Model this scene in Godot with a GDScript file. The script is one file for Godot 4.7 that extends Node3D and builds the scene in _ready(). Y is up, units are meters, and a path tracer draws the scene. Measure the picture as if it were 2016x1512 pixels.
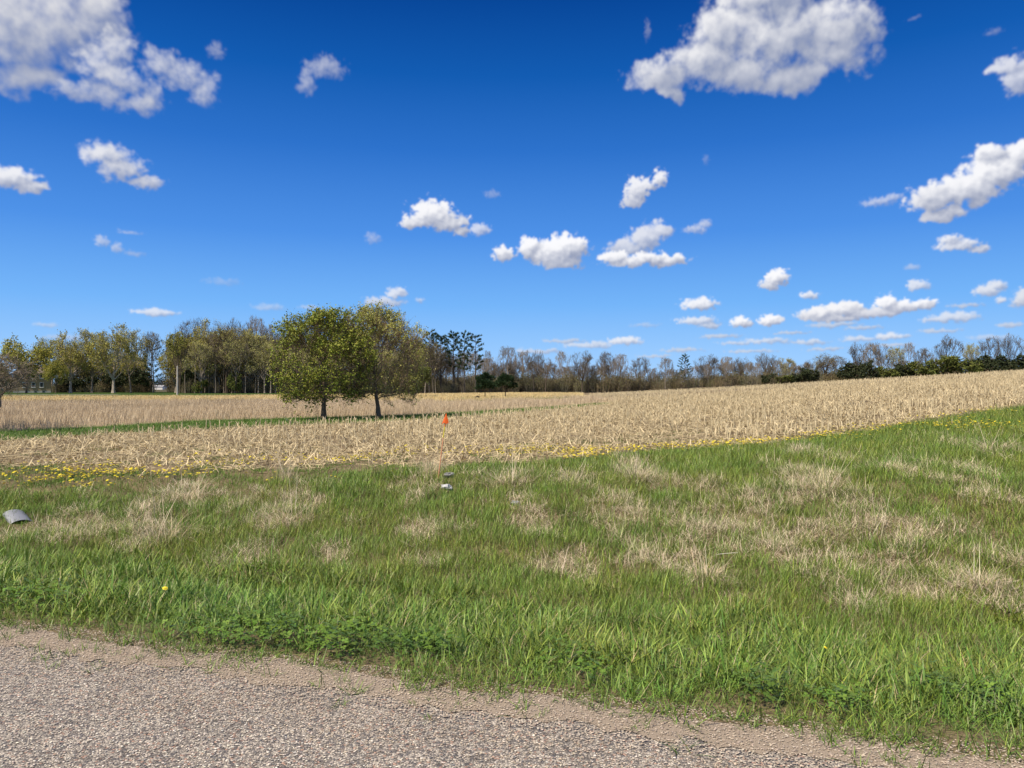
extends Node3D
# A harvested corn field beyond a grassy roadside ditch, with woods on the horizon. x is to the right, -z is away; "dist" below is -z.

const EYE := 1.65
var rng := RandomNumberGenerator.new()
var used := {}
var bumps := FastNoiseLite.new()
var patchy := FastNoiseLite.new()
var blotch := FastNoiseLite.new()
var wisps := FastNoiseLite.new()
var billow := FastNoiseLite.new()

# cloud: whiteness, softness, opacity, puffs of [azimuth, elevation, half width, half height] in degrees
const CLOUDS := [
	[0.72,0.75,1.0,[[10.90,21.62,2.71,1.27],[14.14,22.33,2.81,2.16],[15.20,24.08,2.61,1.80],[19.00,23.34,4.91,2.65],[22.63,23.14,3.45,2.18],[20.01,20.77,3.58,1.54],[16.25,21.18,3.42,1.41],[22.63,21.65,2.68,1.79],[11.63,20.61,1.08,0.71],[17.98,25.55,4.00,1.45]]],
	[0.5,1.0,0.95,[[-32.56,21.32,3.48,3.50],[-30.64,22.28,4.08,2.19],[-32.02,18.90,2.37,1.48],[-28.35,23.02,2.09,1.94]]],
	[0.62,1.0,0.8,[[-28.06,20.05,1.79,1.69],[-27.76,18.61,1.26,1.07],[-26.11,18.17,1.39,0.73],[-27.32,21.21,1.27,1.50],[-29.22,18.52,1.76,0.88]]],
	[0.6,1.1,0.72,[[-24.57,20.91,1.42,1.13],[-23.30,20.34,1.78,1.03],[-21.85,19.61,1.18,1.36],[-25.03,18.87,0.94,1.16],[-26.57,19.55,1.84,0.90]]],
	[0.5,1.0,0.35,[[-21.03,22.17,0.59,0.66]]],
	[0.6,1.0,0.5,[[-13.64,21.90,1.62,0.88],[-14.89,20.84,0.71,1.11]]],
	[0.68,0.8,0.92,[[-27.91,14.92,1.50,0.99],[-27.02,14.24,1.67,1.10],[-25.34,13.48,1.25,0.52]]],
	[0.8,0.5,0.95,[[-33.09,12.83,1.62,0.78],[-32.02,12.43,1.10,0.49]]],
	[0.9,0.4,1.0,[[-5.95,12.47,1.88,1.28],[-4.83,11.95,1.69,0.86],[-7.26,11.90,1.12,0.57],[-3.70,11.42,0.68,0.43]]],
	[0.8,0.7,0.7,[[-2.38,11.55,0.83,0.58]]],
	[0.5,1.0,0.4,[[-10.21,10.73,0.66,0.50]]],
	[0.4,1.0,0.3,[[-1.44,14.03,0.68,0.36]]],
	[0.95,0.35,1.0,[[4.04,10.15,1.73,1.24],[2.91,9.79,2.26,1.02],[1.21,10.17,0.94,1.02],[-0.68,9.73,0.91,0.66],[3.47,9.24,1.88,0.66]]],
	[0.7,0.6,0.85,[[9.81,10.75,1.46,1.15],[8.70,10.06,1.84,0.72],[10.90,11.25,1.09,0.78]]],
	[0.92,0.4,1.0,[[9.44,9.20,3.27,0.58],[7.59,9.43,1.48,0.55],[11.63,9.18,1.26,0.43]]],
	[0.6,0.9,0.6,[[13.43,11.25,1.00,0.42],[14.07,11.64,0.50,0.32]]],
	[0.85,0.5,0.95,[[9.25,14.14,1.03,1.05],[8.89,13.45,0.92,0.63],[10.90,14.87,0.58,0.76],[9.99,14.46,0.80,0.49]]],
	[0.9,0.4,1.0,[[32.13,13.26,1.86,1.51],[30.47,12.41,2.19,1.30],[28.76,12.14,1.71,1.20],[29.34,10.97,1.42,0.63],[33.46,13.97,1.30,1.03],[31.86,14.51,0.94,0.66]]],
	[0.7,0.9,0.6,[[25.47,12.23,1.22,0.39],[26.38,12.46,0.60,0.32]]],
	[0.75,0.6,0.8,[[33.46,18.61,1.04,1.40],[32.80,19.31,1.32,0.56]]],
	[0.8,0.6,0.9,[[30.05,9.05,1.40,0.45],[29.62,9.44,0.74,0.42],[31.31,8.72,0.71,0.32]]],
	[0.95,0.4,1.0,[[19.00,7.64,0.94,0.67],[18.49,7.13,0.81,0.39]]],
	[0.85,0.6,0.85,[[21.10,6.32,0.72,0.35]]],
	[0.9,0.5,0.95,[[13.72,5.93,1.42,0.51]]],
	[0.75,0.6,0.8,[[13.43,4.77,1.56,0.36],[14.32,4.46,0.92,0.29]]],
	[0.95,0.4,1.0,[[16.60,4.59,0.83,0.47]]],
	[0.95,0.4,1.0,[[18.59,4.65,0.88,0.46]]],
	[0.85,0.4,1.0,[[21.66,4.98,1.61,0.56],[23.27,5.26,1.58,0.62],[24.54,4.94,1.54,0.48],[22.63,4.66,2.22,0.31]]],
	[0.97,0.35,1.0,[[25.93,5.56,0.79,0.67],[26.84,5.28,1.48,0.53],[27.88,5.40,1.17,0.40],[25.77,4.99,1.21,0.34]]],
	[0.7,0.6,0.75,[[29.91,4.48,1.54,0.39],[29.05,4.35,1.14,0.26]]],
	[0.75,0.6,0.8,[[27.82,6.62,0.76,0.46]]],
	[0.7,0.6,0.85,[[31.72,6.05,0.87,0.48],[32.26,6.37,0.59,0.38]]],
	[0.7,0.7,0.8,[[32.40,5.41,0.38,0.28]]],
	[0.6,0.6,0.9,[[33.52,5.40,0.63,0.75]]],
	[0.6,0.7,0.7,[[18.32,3.23,1.85,0.25],[21.00,3.10,1.63,0.21],[16.25,3.12,1.38,0.18]]],
	[0.8,0.6,0.85,[[8.33,3.36,1.55,0.34]]],
	[0.6,0.7,0.7,[[5.73,3.08,2.24,0.30],[1.96,2.64,1.88,0.26]]],
	[0.75,0.6,0.8,[[26.23,3.35,1.26,0.27]]],
	[0.6,0.7,0.7,[[24.22,3.24,1.40,0.21]]],
	[0.5,0.8,0.5,[[31.86,3.14,1.34,0.19]]],
	[0.4,1.0,0.4,[[9.81,4.53,1.28,0.18]]],
	[0.75,0.6,0.75,[[-24.88,4.99,1.51,0.31]]],
	[0.75,0.6,0.8,[[-9.47,6.20,1.66,0.40],[-8.55,6.84,0.81,0.52]]],
	[0.6,0.9,0.6,[[-6.88,6.35,0.37,0.26]]],
	[0.5,0.9,0.4,[[-17.50,5.61,1.21,0.32],[-14.71,5.68,0.92,0.25]]],
	[0.6,0.9,0.55,[[-28.06,9.48,0.53,0.45],[-27.17,9.07,0.42,0.46]]],
	[0.5,1.0,0.4,[[-26.11,8.82,0.74,0.26],[-26.41,10.21,0.86,0.16]]],
	[0.4,1.0,0.25,[[-20.54,7.29,1.34,0.28]]],
	[0.5,0.9,0.5,[[-30.08,3.17,1.73,0.23],[-31.20,3.94,0.84,0.16]]],
	[0.4,1.0,0.25,[[9.99,24.51,0.29,0.77]]],
	[0.4,1.0,0.25,[[27.58,23.03,0.47,0.14]]],
	[0.4,1.0,0.25,[[32.13,21.36,0.59,0.22]]],
	[0.4,1.0,0.2,[[14.14,15.96,0.32,0.47]]],
	[0.5,0.9,0.45,[[27.49,7.86,0.53,0.23]]],
	[0.35,0.7,0.7,[[17.29,2.52,2.04,0.14]]],
	[0.35,0.7,0.7,[[22.15,2.59,1.44,0.14]]],
	[0.35,0.7,0.7,[[12.53,2.65,1.79,0.18]]],
	[0.35,0.7,0.7,[[15.20,3.64,1.57,0.15]]],
	[0.35,0.7,0.7,[[20.01,3.79,1.32,0.14]]],
	[0.35,0.7,0.7,[[24.54,4.02,1.39,0.17]]],
	[0.35,0.7,0.7,[[29.05,3.63,1.42,0.16]]],
	[0.35,0.7,0.7,[[32.93,3.86,0.79,0.19]]],
	[0.35,0.7,0.7,[[30.47,5.20,1.11,0.16]]],
	[0.35,0.7,0.7,[[3.85,3.39,1.69,0.19]]],
	[0.35,0.7,0.7,[[22.63,4.25,1.90,0.21]]],
	[0.35,0.7,0.7,[[10.54,2.23,1.45,0.11]]],
	[0.35,0.7,0.7,[[26.38,2.77,1.50,0.14]]],
]
# places where last year's dead grass covers the bank: x, dist, half width, half depth
const DEAD_GRASS := [[-6.7,11.03,0.44,0.6],[-5.92,10.76,0.43,0.42],[-4.8,10.46,0.34,0.67],[-5.48,12.91,0.34,0.94],[-4.17,12.03,0.2,0.37],[-3.38,11.79,0.39,0.89],[-3.21,10.78,0.36,0.35],[-3.22,9.35,0.37,0.47],[-2.2,9.13,0.3,0.26],[-5.35,11.97,0.63,0.78],[-1.07,10.3,0.41,0.44],[0.07,10.82,0.18,0.48],[0.51,10.26,0.34,0.38],[1.48,10.44,0.34,0.54],[0.49,8.56,0.37,0.31],[-0.98,8.89,0.18,0.16],[1.02,12.77,0.34,0.83],[-0.09,12.81,0.51,0.64],[-1.58,14.6,0.39,1.77],[2.17,13.78,0.32,1.93],[1.5,8.51,0.34,0.32],[1.33,9.38,0.19,0.45],[2.16,9.94,0.2,0.58],[2.38,9.56,0.32,0.53],[2.03,8.39,0.3,0.53],[2.98,11.14,0.22,0.58],[4.53,11.39,0.45,1.32],[3.91,10.77,0.36,0.51],[5.94,11.98,0.28,0.71],[6.18,10.22,0.4,0.46],[4.33,9.28,0.49,0.64],[4.74,9.26,0.37,0.3],[3.38,10.27,0.27,0.41],[3.75,9.16,0.42,0.46],[3.22,7.45,0.29,0.26],[3.87,7.9,0.31,0.33],[4.56,7.41,0.34,0.35],[3.94,7.35,0.19,0.17],[5.27,8.25,0.27,0.31],[5.35,8.89,0.18,0.25],[9.07,14.52,0.34,1.89],[5.86,16.33,0.27,2.01],[6.93,12.08,0.24,1.08],[2.7,9.26,0.37,0.41],[3.11,8.55,0.34,0.37]]
const DANDELIONS := [[-9.04,14.46,0.57,0.58,40],[-7.98,14.61,0.77,0.53,120],[-6.42,14.36,0.66,0.43,55],[-7.43,13.6,0.54,0.42,20],[-6.23,16.07,0.95,1.28,60],[-9.18,15.67,0.83,0.59,25],[-4.95,16.73,0.66,1.07,30],[-3.71,16.16,0.53,0.99,35],[-3.21,16.89,0.5,0.98,45],[-2.6,18.07,0.54,1.39,35],[-1.27,17.82,0.71,1.09,30],[-0.09,17.56,0.69,1.06,70],[0.84,17.7,0.58,1.08,60],[1.44,16.51,0.44,1.05,90],[2.17,17.14,0.57,0.75,60],[3.02,17.5,0.69,0.78,50],[4.09,17.61,0.7,0.65,70],[5.23,17.94,0.71,0.68,80],[6.4,18.24,0.72,0.83,70],[7.38,18.29,0.6,0.96,60],[8.95,19.62,0.65,1.09,40],[10.04,20.25,0.94,0.98,40],[11.09,18.85,0.62,1.4,60],[12,19.11,0.63,1.43,60],[12.84,22.32,0.88,1.17,40],[15.01,23.91,0.79,1.33,40]]
const CLOVER := [[-3.75,6.41,0.51,0.73],[-3.95,6.13,0.24,0.51],[-1.82,5.24,0.41,0.42],[-1.28,5.02,0.3,0.37],[-0.57,4.85,0.19,0.25],[0.37,4.62,0.15,0.27],[1.37,4.21,0.17,0.21],[2.48,4.27,0.2,0.31],[1.7,4.02,0.11,0.14],[-0.94,4.93,0.2,0.29]]
const FIELD_EDGE := [[-60,33],[-45,28.2],[-10.5,15.8],[-7.93,14.87],[-5.76,14.4],[-3.4,14.2],[-1.06,14.89],[0.92,15.4],[3.31,17.17],[5.77,17.78],[9.1,19.94],[12.7,22.92],[17.6,26.48],[30,36],[60,56],[130,90]]
const STRIP_NEAR := [[-60,43.8],[-30,28.8],[-17.5,21.0],[-15.6,23.3],[-12.5,28.94],[-8.58,33.15],[-5.24,35.97],[-0.25,44.3],[3.93,51.3],[7.5,57.8]]
const STRIP_FAR := [[-60,54],[-30,36],[-19.5,27.6],[-17,32.5],[-15.6,37.5],[-10,42],[-6,44.6],[-0.28,52.9],[4.1,58],[7.5,62]]
const CORN_FAR := [[-60,43.8],[-30,28.8],[-17.5,21.0],[-15.6,23.3],[-12.5,28.94],[-8.58,33.15],[-5.24,35.97],[-0.25,44.3],[3.93,51.3],[7.5,57.8],[9.5,92],[12,120],[16,200],[17.5,238],[30,242],[130,242]]
const MEADOW_FAR := [[-160,84],[-50,83],[-36,89],[-23,95],[-6,88],[5.8,97],[9.5,92]]
const STUBBLE_FAR := [[-160,128],[-79,131],[-53,134],[-38,160],[-1.2,196],[16,200]]
# trees: kind, x, dist, height, crown width, label
const TREES := [
	["maple",-120.3,203,9.5,5.6,"low yellow-green maple overhanging the right corner of the brick house"],
	["maple",-129.3,205,15.8,11.9,"yellow-green leafing maple standing in front of the brick house"],
	["olive",-121.5,212,15.9,11.5,"olive-tinged lawn tree with a forked pale trunk right of the house"],
	["olive2",-117.3,215,17.5,12.2,"pale grey budding tree with one straight trunk on the lawn"],
	["olive",-108.7,210,17.4,12.7,"broad brown-olive tree with a thick reddish trunk on the lawn"],
	["olive2",-109.8,222,17.8,10.3,"hazy budding tree behind the thick-trunked lawn tree"],
	["bare_tall",-104.8,225,18,5.9,"thin bare tree rising beside the dark pine at the gap"],
	["bare_round",-134.9,240,16.5,11.1,"dark bare-limbed tree behind the forked lawn tree"],
	["pine",-110.1,235,15.6,7.1,"dark shaggy pine at the right end of the lawn trees"],
	["maple",-134,200,9.8,6.6,"green leafing tree cut by the left edge beyond the bare bush"],
	["olive2",-146.7,245,16.8,11.3,"budding tree behind the yellow-green maple by the house"],
	["maple2",-89,205,16.1,6.2,"yellow-leafed tree leaning over the pale pole at the wood corner"],
	["bare_round",-89.6,215,20.7,11.3,"tall bare tree at the corner of the wood, highest by the pole"],
	["olive",-83.5,210,18.5,10.5,"olive-tinted tree just right of the wood corner"],
	["oak",-75.6,204,18.9,14,"big oak with dark crooked limbs in front of the wood"],
	["maple2",-85.8,225,18.9,10.4,"yellowish budding tree behind the crooked oak"],
	["bare_round",-79.1,222,20.7,10.3,"bare round-headed tree right behind the crooked oak"],
	["bare_tall",-76.1,228,22.3,7.2,"tallest slim bare tree in the middle of the wood"],
	["bare_tall",-68.1,215,19,6.2,"slim bare tree left of the leafy field tree"],
	["bare_round",-67.4,222,18.8,8.8,"round bare tree half behind the leafy field tree"],
	["olive2",-71.1,208,17,7.7,"budding low tree between oak and field trees"],
	["bare_tall",-61.4,215,17.5,7.1,"slim bare tree directly behind the left field tree"],
	["bare_round",-60.6,225,19,11.9,"bare wood tree behind the left field tree crown"],
	["olive2",-54.3,230,20.2,12.1,"budding wood tree behind the gap of the two field trees"],
	["bare_round",-45.7,225,19.5,11.9,"bare wood tree behind the right field tree crown"],
	["olive2",-38.2,220,17.9,11.6,"budding wood tree behind the right field tree"],
	["bare_round",-30.9,215,16.8,10.8,"round bare tree right of the pair of field trees"],
	["bare_tall",-25.8,210,14.7,6.1,"slim bare tree beside the first tall white pine"],
	["white_pine",-22,205,16.3,5.9,"first tall white pine of the row, on its left end"],
	["white_pine",-19.8,214,16,6.5,"second tall white pine, close behind the first"],
	["white_pine",-15.9,210,16.3,6.6,"third tall white pine with the broadest dark top"],
	["white_pine2",-12.6,204,16,4.6,"narrow ragged white pine with a bent tip"],
	["white_pine2",-9.6,204,15.4,6.2,"rightmost white pine with stepped one-sided boughs"],
	["bare_round",-20.4,200,13.5,7.1,"brown bare tree in front of the tall white pines"],
	["bare_tall",-18.5,216,12.5,4.3,"slim bare tree among the white pine trunks"],
	["bare_tall",-7.3,240,10.8,5.7,"slim bare tree between white pine and small round pines"],
	["bare_tall",-1.5,232,13.7,7,"many-stemmed bare tree right above the two small pines"],
	["bare_tall",3.6,250,13.2,6.6,"slim bare tree right of the many-stemmed one"],
	["bare_round",6.8,236,13.1,7.2,"fan-shaped bare tree standing before the far bare line"],
	["leaning",10,230,10.4,7,"leaning forked bare tree in the far bare line"],
	["bare_tall",16.5,255,13.5,5,"very thin bare tree right of the leaning one"],
	["bare_round",21.8,240,12.7,8.9,"wide fan bare tree, first of the taller pair mid line"],
	["bare_round",30.1,245,13.3,8.1,"wide fan bare tree, second of the taller pair mid line"],
	["bare_tall",35.3,250,12.7,5.6,"slim bare tree right of the fan pair"],
	["bare_round",43.6,262,12.3,7.6,"round bare tree with dark trunk halfway along the line"],
	["bare_tall",50.8,255,11.6,6.1,"slim bare tree left of the lone spruce"],
	["spruce",58.8,262,12.3,4.5,"lone dark spruce sticking out of the bare tree line"],
	["bare_round",66.4,262,11.7,10.4,"broad bare tree directly right of the lone spruce"],
	["bare_tall",75.2,270,11.1,6.1,"thin leaning bare tree past the lone spruce"],
	["bare_round",82.4,275,11.1,8,"round bare tree in the low stretch of the line"],
	["bare_round",89.2,270,12.3,9.3,"tall round bare tree in the low stretch above its neighbours"],
	["olive2",98.3,275,10.2,7.3,"hazy olive tree in the low stretch of the line"],
	["oak",107.2,262,11.1,12.1,"spreading oak with crooked crown over the dark hedge"],
	["bare_round",119.2,265,14.6,8,"first bare tree of the tall cluster over the hedge"],
	["bare_tall",122,262,14.8,6.9,"slim middle tree of the tall cluster over the hedge"],
	["bare_round",128.3,268,14.7,8.1,"last bare tree of the tall cluster over the hedge"],
	["olive2",134.5,270,13.3,7.1,"small pale budding tree right of the tall cluster"],
	["bare_tall",141.9,275,15.2,5.4,"slender bare tree between hedge bushes"],
	["bare_round",144.6,270,13.3,8.9,"pale round bare tree left of the big hedge tree"],
	["bare_round",148.6,262,16.6,10,"big round-headed bare tree rising from the green hedge"],
	["olive2",159.6,268,14.1,6.4,"yellowish budding tree between the two big hedge trees"],
	["bare_round",165.3,266,16.8,9.5,"second big round-headed bare tree over the dark hedge"],
	["bare_round",170.1,262,17.1,7.6,"bare tree over the hedge near the right edge"],
	["bare_round",176.6,262,15.8,7.6,"bare tree partly cut by the right picture edge"]
]
const TUFTS := [
	[-4.53,9.99,0.72,"largest pale dry grass tuft drooping in the ditch at left"],
	[-5.21,12.39,0.65,"ragged dry grass tuft just behind the largest tuft"],
	[1.98,7.97,0.37,"sprawling dry grass tuft by the white straw blades"],
	[4.29,10.64,0.63,"dry grass tuft with long fanned stems on the bank"],
	[8.57,13.72,0.63,"dry grass tuft at the dandelions near the right edge"],
	[-1.4,13.4,0.46,"upright dry grass tuft at the foot of the orange marker"],
	[1.94,12.13,0.56,"dry grass tuft with crossed stalks mid bank"],
	[0.93,12.06,0.48,"small peaked heap of dry grass right of the marker"],
	[4.2,8.94,0.53,"flattened mat of dry grass on the ditch bank"],
	[0.48,8.38,0.39,"flat strip of dead grass at the tall grass edge"],
	[-3.94,13.47,0.53,"thin upright dry stems standing at the field edge"],
	[0.02,12.2,0.56,"low row of dry grass right of the grey stones"],
	[-3.09,10.84,0.43,"flat bleached grass stalks left of the bank"],
	[4.53,7.45,0.34,"dry grass clump low at the right edge"]
]


func _ready() -> void:
	rng.seed = 20240507
	bumps.seed = 3; bumps.frequency = 0.9; bumps.fractal_octaves = 3
	patchy.seed = 11; patchy.frequency = 0.55; patchy.fractal_octaves = 3
	blotch.seed = 23; blotch.frequency = 0.06; blotch.fractal_octaves = 3
	wisps.seed = 5; wisps.noise_type = FastNoiseLite.TYPE_SIMPLEX_SMOOTH; wisps.frequency = 1.0; wisps.fractal_octaves = 6; wisps.fractal_gain = 0.55

	billow.seed = 8; billow.noise_type = FastNoiseLite.TYPE_SIMPLEX_SMOOTH; billow.frequency = 1.0; billow.fractal_type = FastNoiseLite.FRACTAL_RIDGED; billow.fractal_octaves = 4; billow.fractal_gain = 0.5

	var cam := Camera3D.new()
	cam.name = "camera"; cam.fov = 53.0; cam.near = 0.05; cam.far = 6000.0
	cam.position = Vector3(0, EYE, 0); cam.rotation_degrees.x = 0.227
	add_child(cam); cam.current = true

	var env := Environment.new()
	env.background_mode = Environment.BG_SKY
	var sky := Sky.new()
	var pano := PanoramaSkyMaterial.new()
	pano.panorama = paint_sky()
	sky.sky_material = pano
	env.sky = sky
	env.sky_rotation = Vector3(0, PI, 0)
	env.background_energy_multiplier = 0.96
	env.ambient_light_source = Environment.AMBIENT_SOURCE_SKY
	env.tonemap_mode = Environment.TONE_MAPPER_LINEAR
	env.tonemap_exposure = 1.17
	env.sdfgi_enabled = true; env.ssao_enabled = true; env.ssil_enabled = true
	var we := WorldEnvironment.new(); we.name = "world_environment"; we.environment = env
	add_child(we)

	var sun := DirectionalLight3D.new()
	sun.name = "sun"; sun.light_energy = 1.6; sun.light_color = Color(1.0, 0.95, 0.87); sun.light_angular_distance = 0.5; sun.shadow_enabled = true
	add_child(sun)
	sun.look_at_from_position(Vector3(-0.62, 1.0, 0.52), Vector3.ZERO)

	build_ground()
	build_house()
	build_trees()
	build_field_trees()
	build_bare_bush()
	build_grass()
	build_dandelions()
	build_corn()
	build_meadow()
	build_tufts()
	build_small_things()


# ---------------------------------------------------------------- helpers
func numbered(called: String) -> String:
	if not used.has(called):
		used[called] = 0
		return called
	used[called] += 1
	return "%s_%03d" % [called, used[called]]

func tag(o: Node3D, label := "", category := "", group := "", kind := "") -> void:
	if label: o.set_meta("label", label)
	if category: o.set_meta("category", category)
	if group: o.set_meta("group", group)
	if kind: o.set_meta("kind", kind)

func thing(called: String, label: String, category: String, at: Vector3, group := "") -> Node3D:
	var o := Node3D.new(); o.name = numbered(called); o.position = at
	add_child(o); tag(o, label, category, group)
	return o

func part(called: String, mesh: Mesh, mat: Material, parent: Node3D, at := Vector3.ZERO) -> MeshInstance3D:
	var o := MeshInstance3D.new(); o.name = called; o.mesh = mesh; o.material_override = mat; o.position = at
	parent.add_child(o, true)
	return o

func whole(called: String, mesh: Mesh, mat: Material, at: Vector3, label: String, category: String, group := "") -> MeshInstance3D:
	var o := MeshInstance3D.new(); o.name = numbered(called); o.mesh = mesh; o.material_override = mat; o.position = at
	add_child(o); tag(o, label, category, group)
	return o

func many(called: String, mesh: Mesh, mat: Material, xf: Array, cols: Array, label: String, category: String) -> void:
	if xf.is_empty(): return
	var mm := MultiMesh.new()
	mm.transform_format = MultiMesh.TRANSFORM_3D
	mm.use_colors = true
	mm.mesh = mesh
	mm.instance_count = xf.size()
	for i in xf.size():
		mm.set_instance_transform(i, xf[i])
		mm.set_instance_color(i, cols[i])
	var o := MultiMeshInstance3D.new(); o.name = numbered(called); o.multimesh = mm; o.material_override = mat
	add_child(o); tag(o, label, category, "", "stuff")

func lin(r: float, g: float, b: float) -> Color:   # a real-world (linear) base colour as sRGB for albedo_color
	return Color(r, g, b).linear_to_srgb()

func leafy(rough := 0.6, back := Color(0.25, 0.3, 0.08)) -> StandardMaterial3D:
	var m := StandardMaterial3D.new()
	m.vertex_color_use_as_albedo = true; m.roughness = rough; m.metallic_specular = 0.35
	m.backlight_enabled = true; m.backlight = back; m.cull_mode = BaseMaterial3D.CULL_DISABLED
	return m

func plain(r: float, g: float, b: float, rough := 0.85) -> StandardMaterial3D:
	var m := StandardMaterial3D.new(); m.albedo_color = lin(r, g, b); m.roughness = rough; m.metallic_specular = 0.3
	return m

func noise_image(n: FastNoiseLite, size: int, lo: Color, hi: Color, mid := 0.5, gain := 1.6) -> ImageTexture:
	var im := n.get_seamless_image(size, size)
	im.convert(Image.FORMAT_L8)
	var src := im.get_data()
	var lut := []
	for v in 256:
		var t := clampf((v / 255.0 - mid) * gain + 0.5, 0.0, 1.0)
		lut.append(lo.lerp(hi, t).linear_to_srgb())
	var dst := PackedByteArray(); dst.resize(size * size * 3)
	for i in src.size():
		var c: Color = lut[src[i]]
		dst[i * 3] = c.r8; dst[i * 3 + 1] = c.g8; dst[i * 3 + 2] = c.b8
	return ImageTexture.create_from_image(Image.create_from_data(size, size, false, Image.FORMAT_RGB8, dst))

func line_at(pts: Array, x: float) -> float:
	for i in range(1, pts.size()):
		if x <= pts[i][0]:
			var a = pts[i - 1]; var b = pts[i]
			return lerpf(a[1], b[1], clampf((x - a[0]) / (b[0] - a[0]), 0.0, 1.0))
	return pts[-1][1]

func across_road(x: float, d: float) -> float:   # metres from the road's edge, growing towards the field
	return 0.314 * x + 0.949 * d - 3.66

func height(x: float, d: float) -> float:
	var t := across_road(x, d)
	var q := (x - 2.0) / 4.0
	var lift := 0.236 * (q if q > 30.0 else log(1.0 + exp(q)))
	if x > 60.0: lift = minf(lift, 0.059 * 80.0 * tanh((x - 2.0) / 80.0) * 1.0 + 0.9)
	var c := (d - 104.0) / 6.0
	var spc := 6.0 * (c if c > 30.0 else log(1.0 + exp(c)))
	var fall := 3.2 * smoothstep(-5.0, 55.0, x) * (1.0 - exp(-spc / 42.0))
	var w := smoothstep(3.6, 9.0, t)
	var h := -0.42 * smoothstep(0.2, 3.2, t) * (1.0 - w) + (lift - fall) * w
	var rough := smoothstep(0.5, 2.0, t) * (1.0 - smoothstep(9.0, 14.0, t))
	if rough > 0.0: h += bumps.get_noise_2d(x, d) * 0.11 * rough
	return h

func on_ground(x: float, d: float, lift := 0.0) -> Vector3:
	return Vector3(x, height(x, d) + lift, -d)


class Build:
	var v := PackedVector3Array()
	var c := PackedColorArray()
	var i := PackedInt32Array()

	func tri(a: Vector3, b: Vector3, d: Vector3, col: Color) -> void:
		var k := v.size()
		v.append(a); v.append(b); v.append(d)
		c.append(col); c.append(col); c.append(col)
		i.append(k); i.append(k + 1); i.append(k + 2)

	func quad(a: Vector3, b: Vector3, d: Vector3, e: Vector3, col: Color) -> void:
		var k := v.size()
		v.append(a); v.append(b); v.append(d); v.append(e)
		for q in 4: c.append(col)
		i.append_array([k, k + 1, k + 2, k, k + 2, k + 3])

	func tube(pts: Array, radii: Array, sides: int, col: Color, capped := false) -> void:
		var k := v.size()
		var n := pts.size()
		for j in n:
			var dir: Vector3 = (pts[mini(j + 1, n - 1)] - pts[maxi(j - 1, 0)]).normalized()
			var s := dir.cross(Vector3(0.31, 0.1, 0.95)).normalized()
			var u := s.cross(dir)
			for a in sides:
				var th := TAU * a / sides
				v.append(pts[j] + (s * cos(th) + u * sin(th)) * radii[j]); c.append(col)
		for j in n - 1:
			for a in sides:
				var b := (a + 1) % sides
				var p := k + j * sides + a; var q := k + j * sides + b
				i.append_array([p, p + sides, q, q, p + sides, q + sides])
		if capped:
			var m := v.size()
			v.append(pts[-1]); c.append(col)
			for a in sides: i.append_array([k + (n - 1) * sides + a, m, k + (n - 1) * sides + (a + 1) % sides])

	func blade(at: Vector3, yaw: float, lean: float, bend: float, length: float, width: float, segs: int, col: Color, twist := 0.0) -> void:
		var h := Vector3(cos(yaw), 0, sin(yaw))
		var side := Vector3(-sin(yaw + twist), 0, cos(yaw + twist))
		var k := v.size()
		var p := at
		for j in segs:
			var wd := width * (0.75 + 0.5 * j / segs if j * 2 < segs else 1.15 - 0.65 * j / segs) * 0.5
			v.append(p - side * wd); v.append(p + side * wd)
			c.append(col); c.append(col)
			var th := lean + bend * (j + 0.5) / segs
			p += (Vector3.UP * cos(th) + h * sin(th)) * (length / segs)
			if j > 0:
				var b := k + j * 2
				i.append_array([b - 2, b - 1, b, b - 1, b + 1, b])
		v.append(p); c.append(col)
		i.append_array([k + segs * 2 - 2, k + segs * 2 - 1, k + segs * 2])

	func mesh() -> ArrayMesh:
		var m := ArrayMesh.new()
		if v.is_empty(): return m
		var a := []; a.resize(Mesh.ARRAY_MAX)
		a[Mesh.ARRAY_VERTEX] = v; a[Mesh.ARRAY_COLOR] = c; a[Mesh.ARRAY_INDEX] = i
		m.add_surface_from_arrays(Mesh.PRIMITIVE_TRIANGLES, a)
		return m

func smooth(b: Build) -> ArrayMesh:
	var st := SurfaceTool.new()
	st.create_from(b.mesh(), 0)
	st.generate_normals()
	return st.commit()

func r(a: float, b: float) -> float: return rng.randf_range(a, b)

func tint(base: Color, spread: float) -> Color:
	var k := 1.0 + r(-spread, spread)
	return Color(base.r * k * (1.0 + r(-spread, spread) * 0.4), base.g * k, base.b * k * (1.0 + r(-spread, spread) * 0.4))

func spun(at: Vector3, yaw: float, s: float, sy := 1.0, pitch := 0.0) -> Transform3D:
	return Transform3D(Basis(Vector3.UP, yaw) * Basis(Vector3.RIGHT, pitch) * Basis.from_scale(Vector3(s, s * sy, s)), at)


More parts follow.
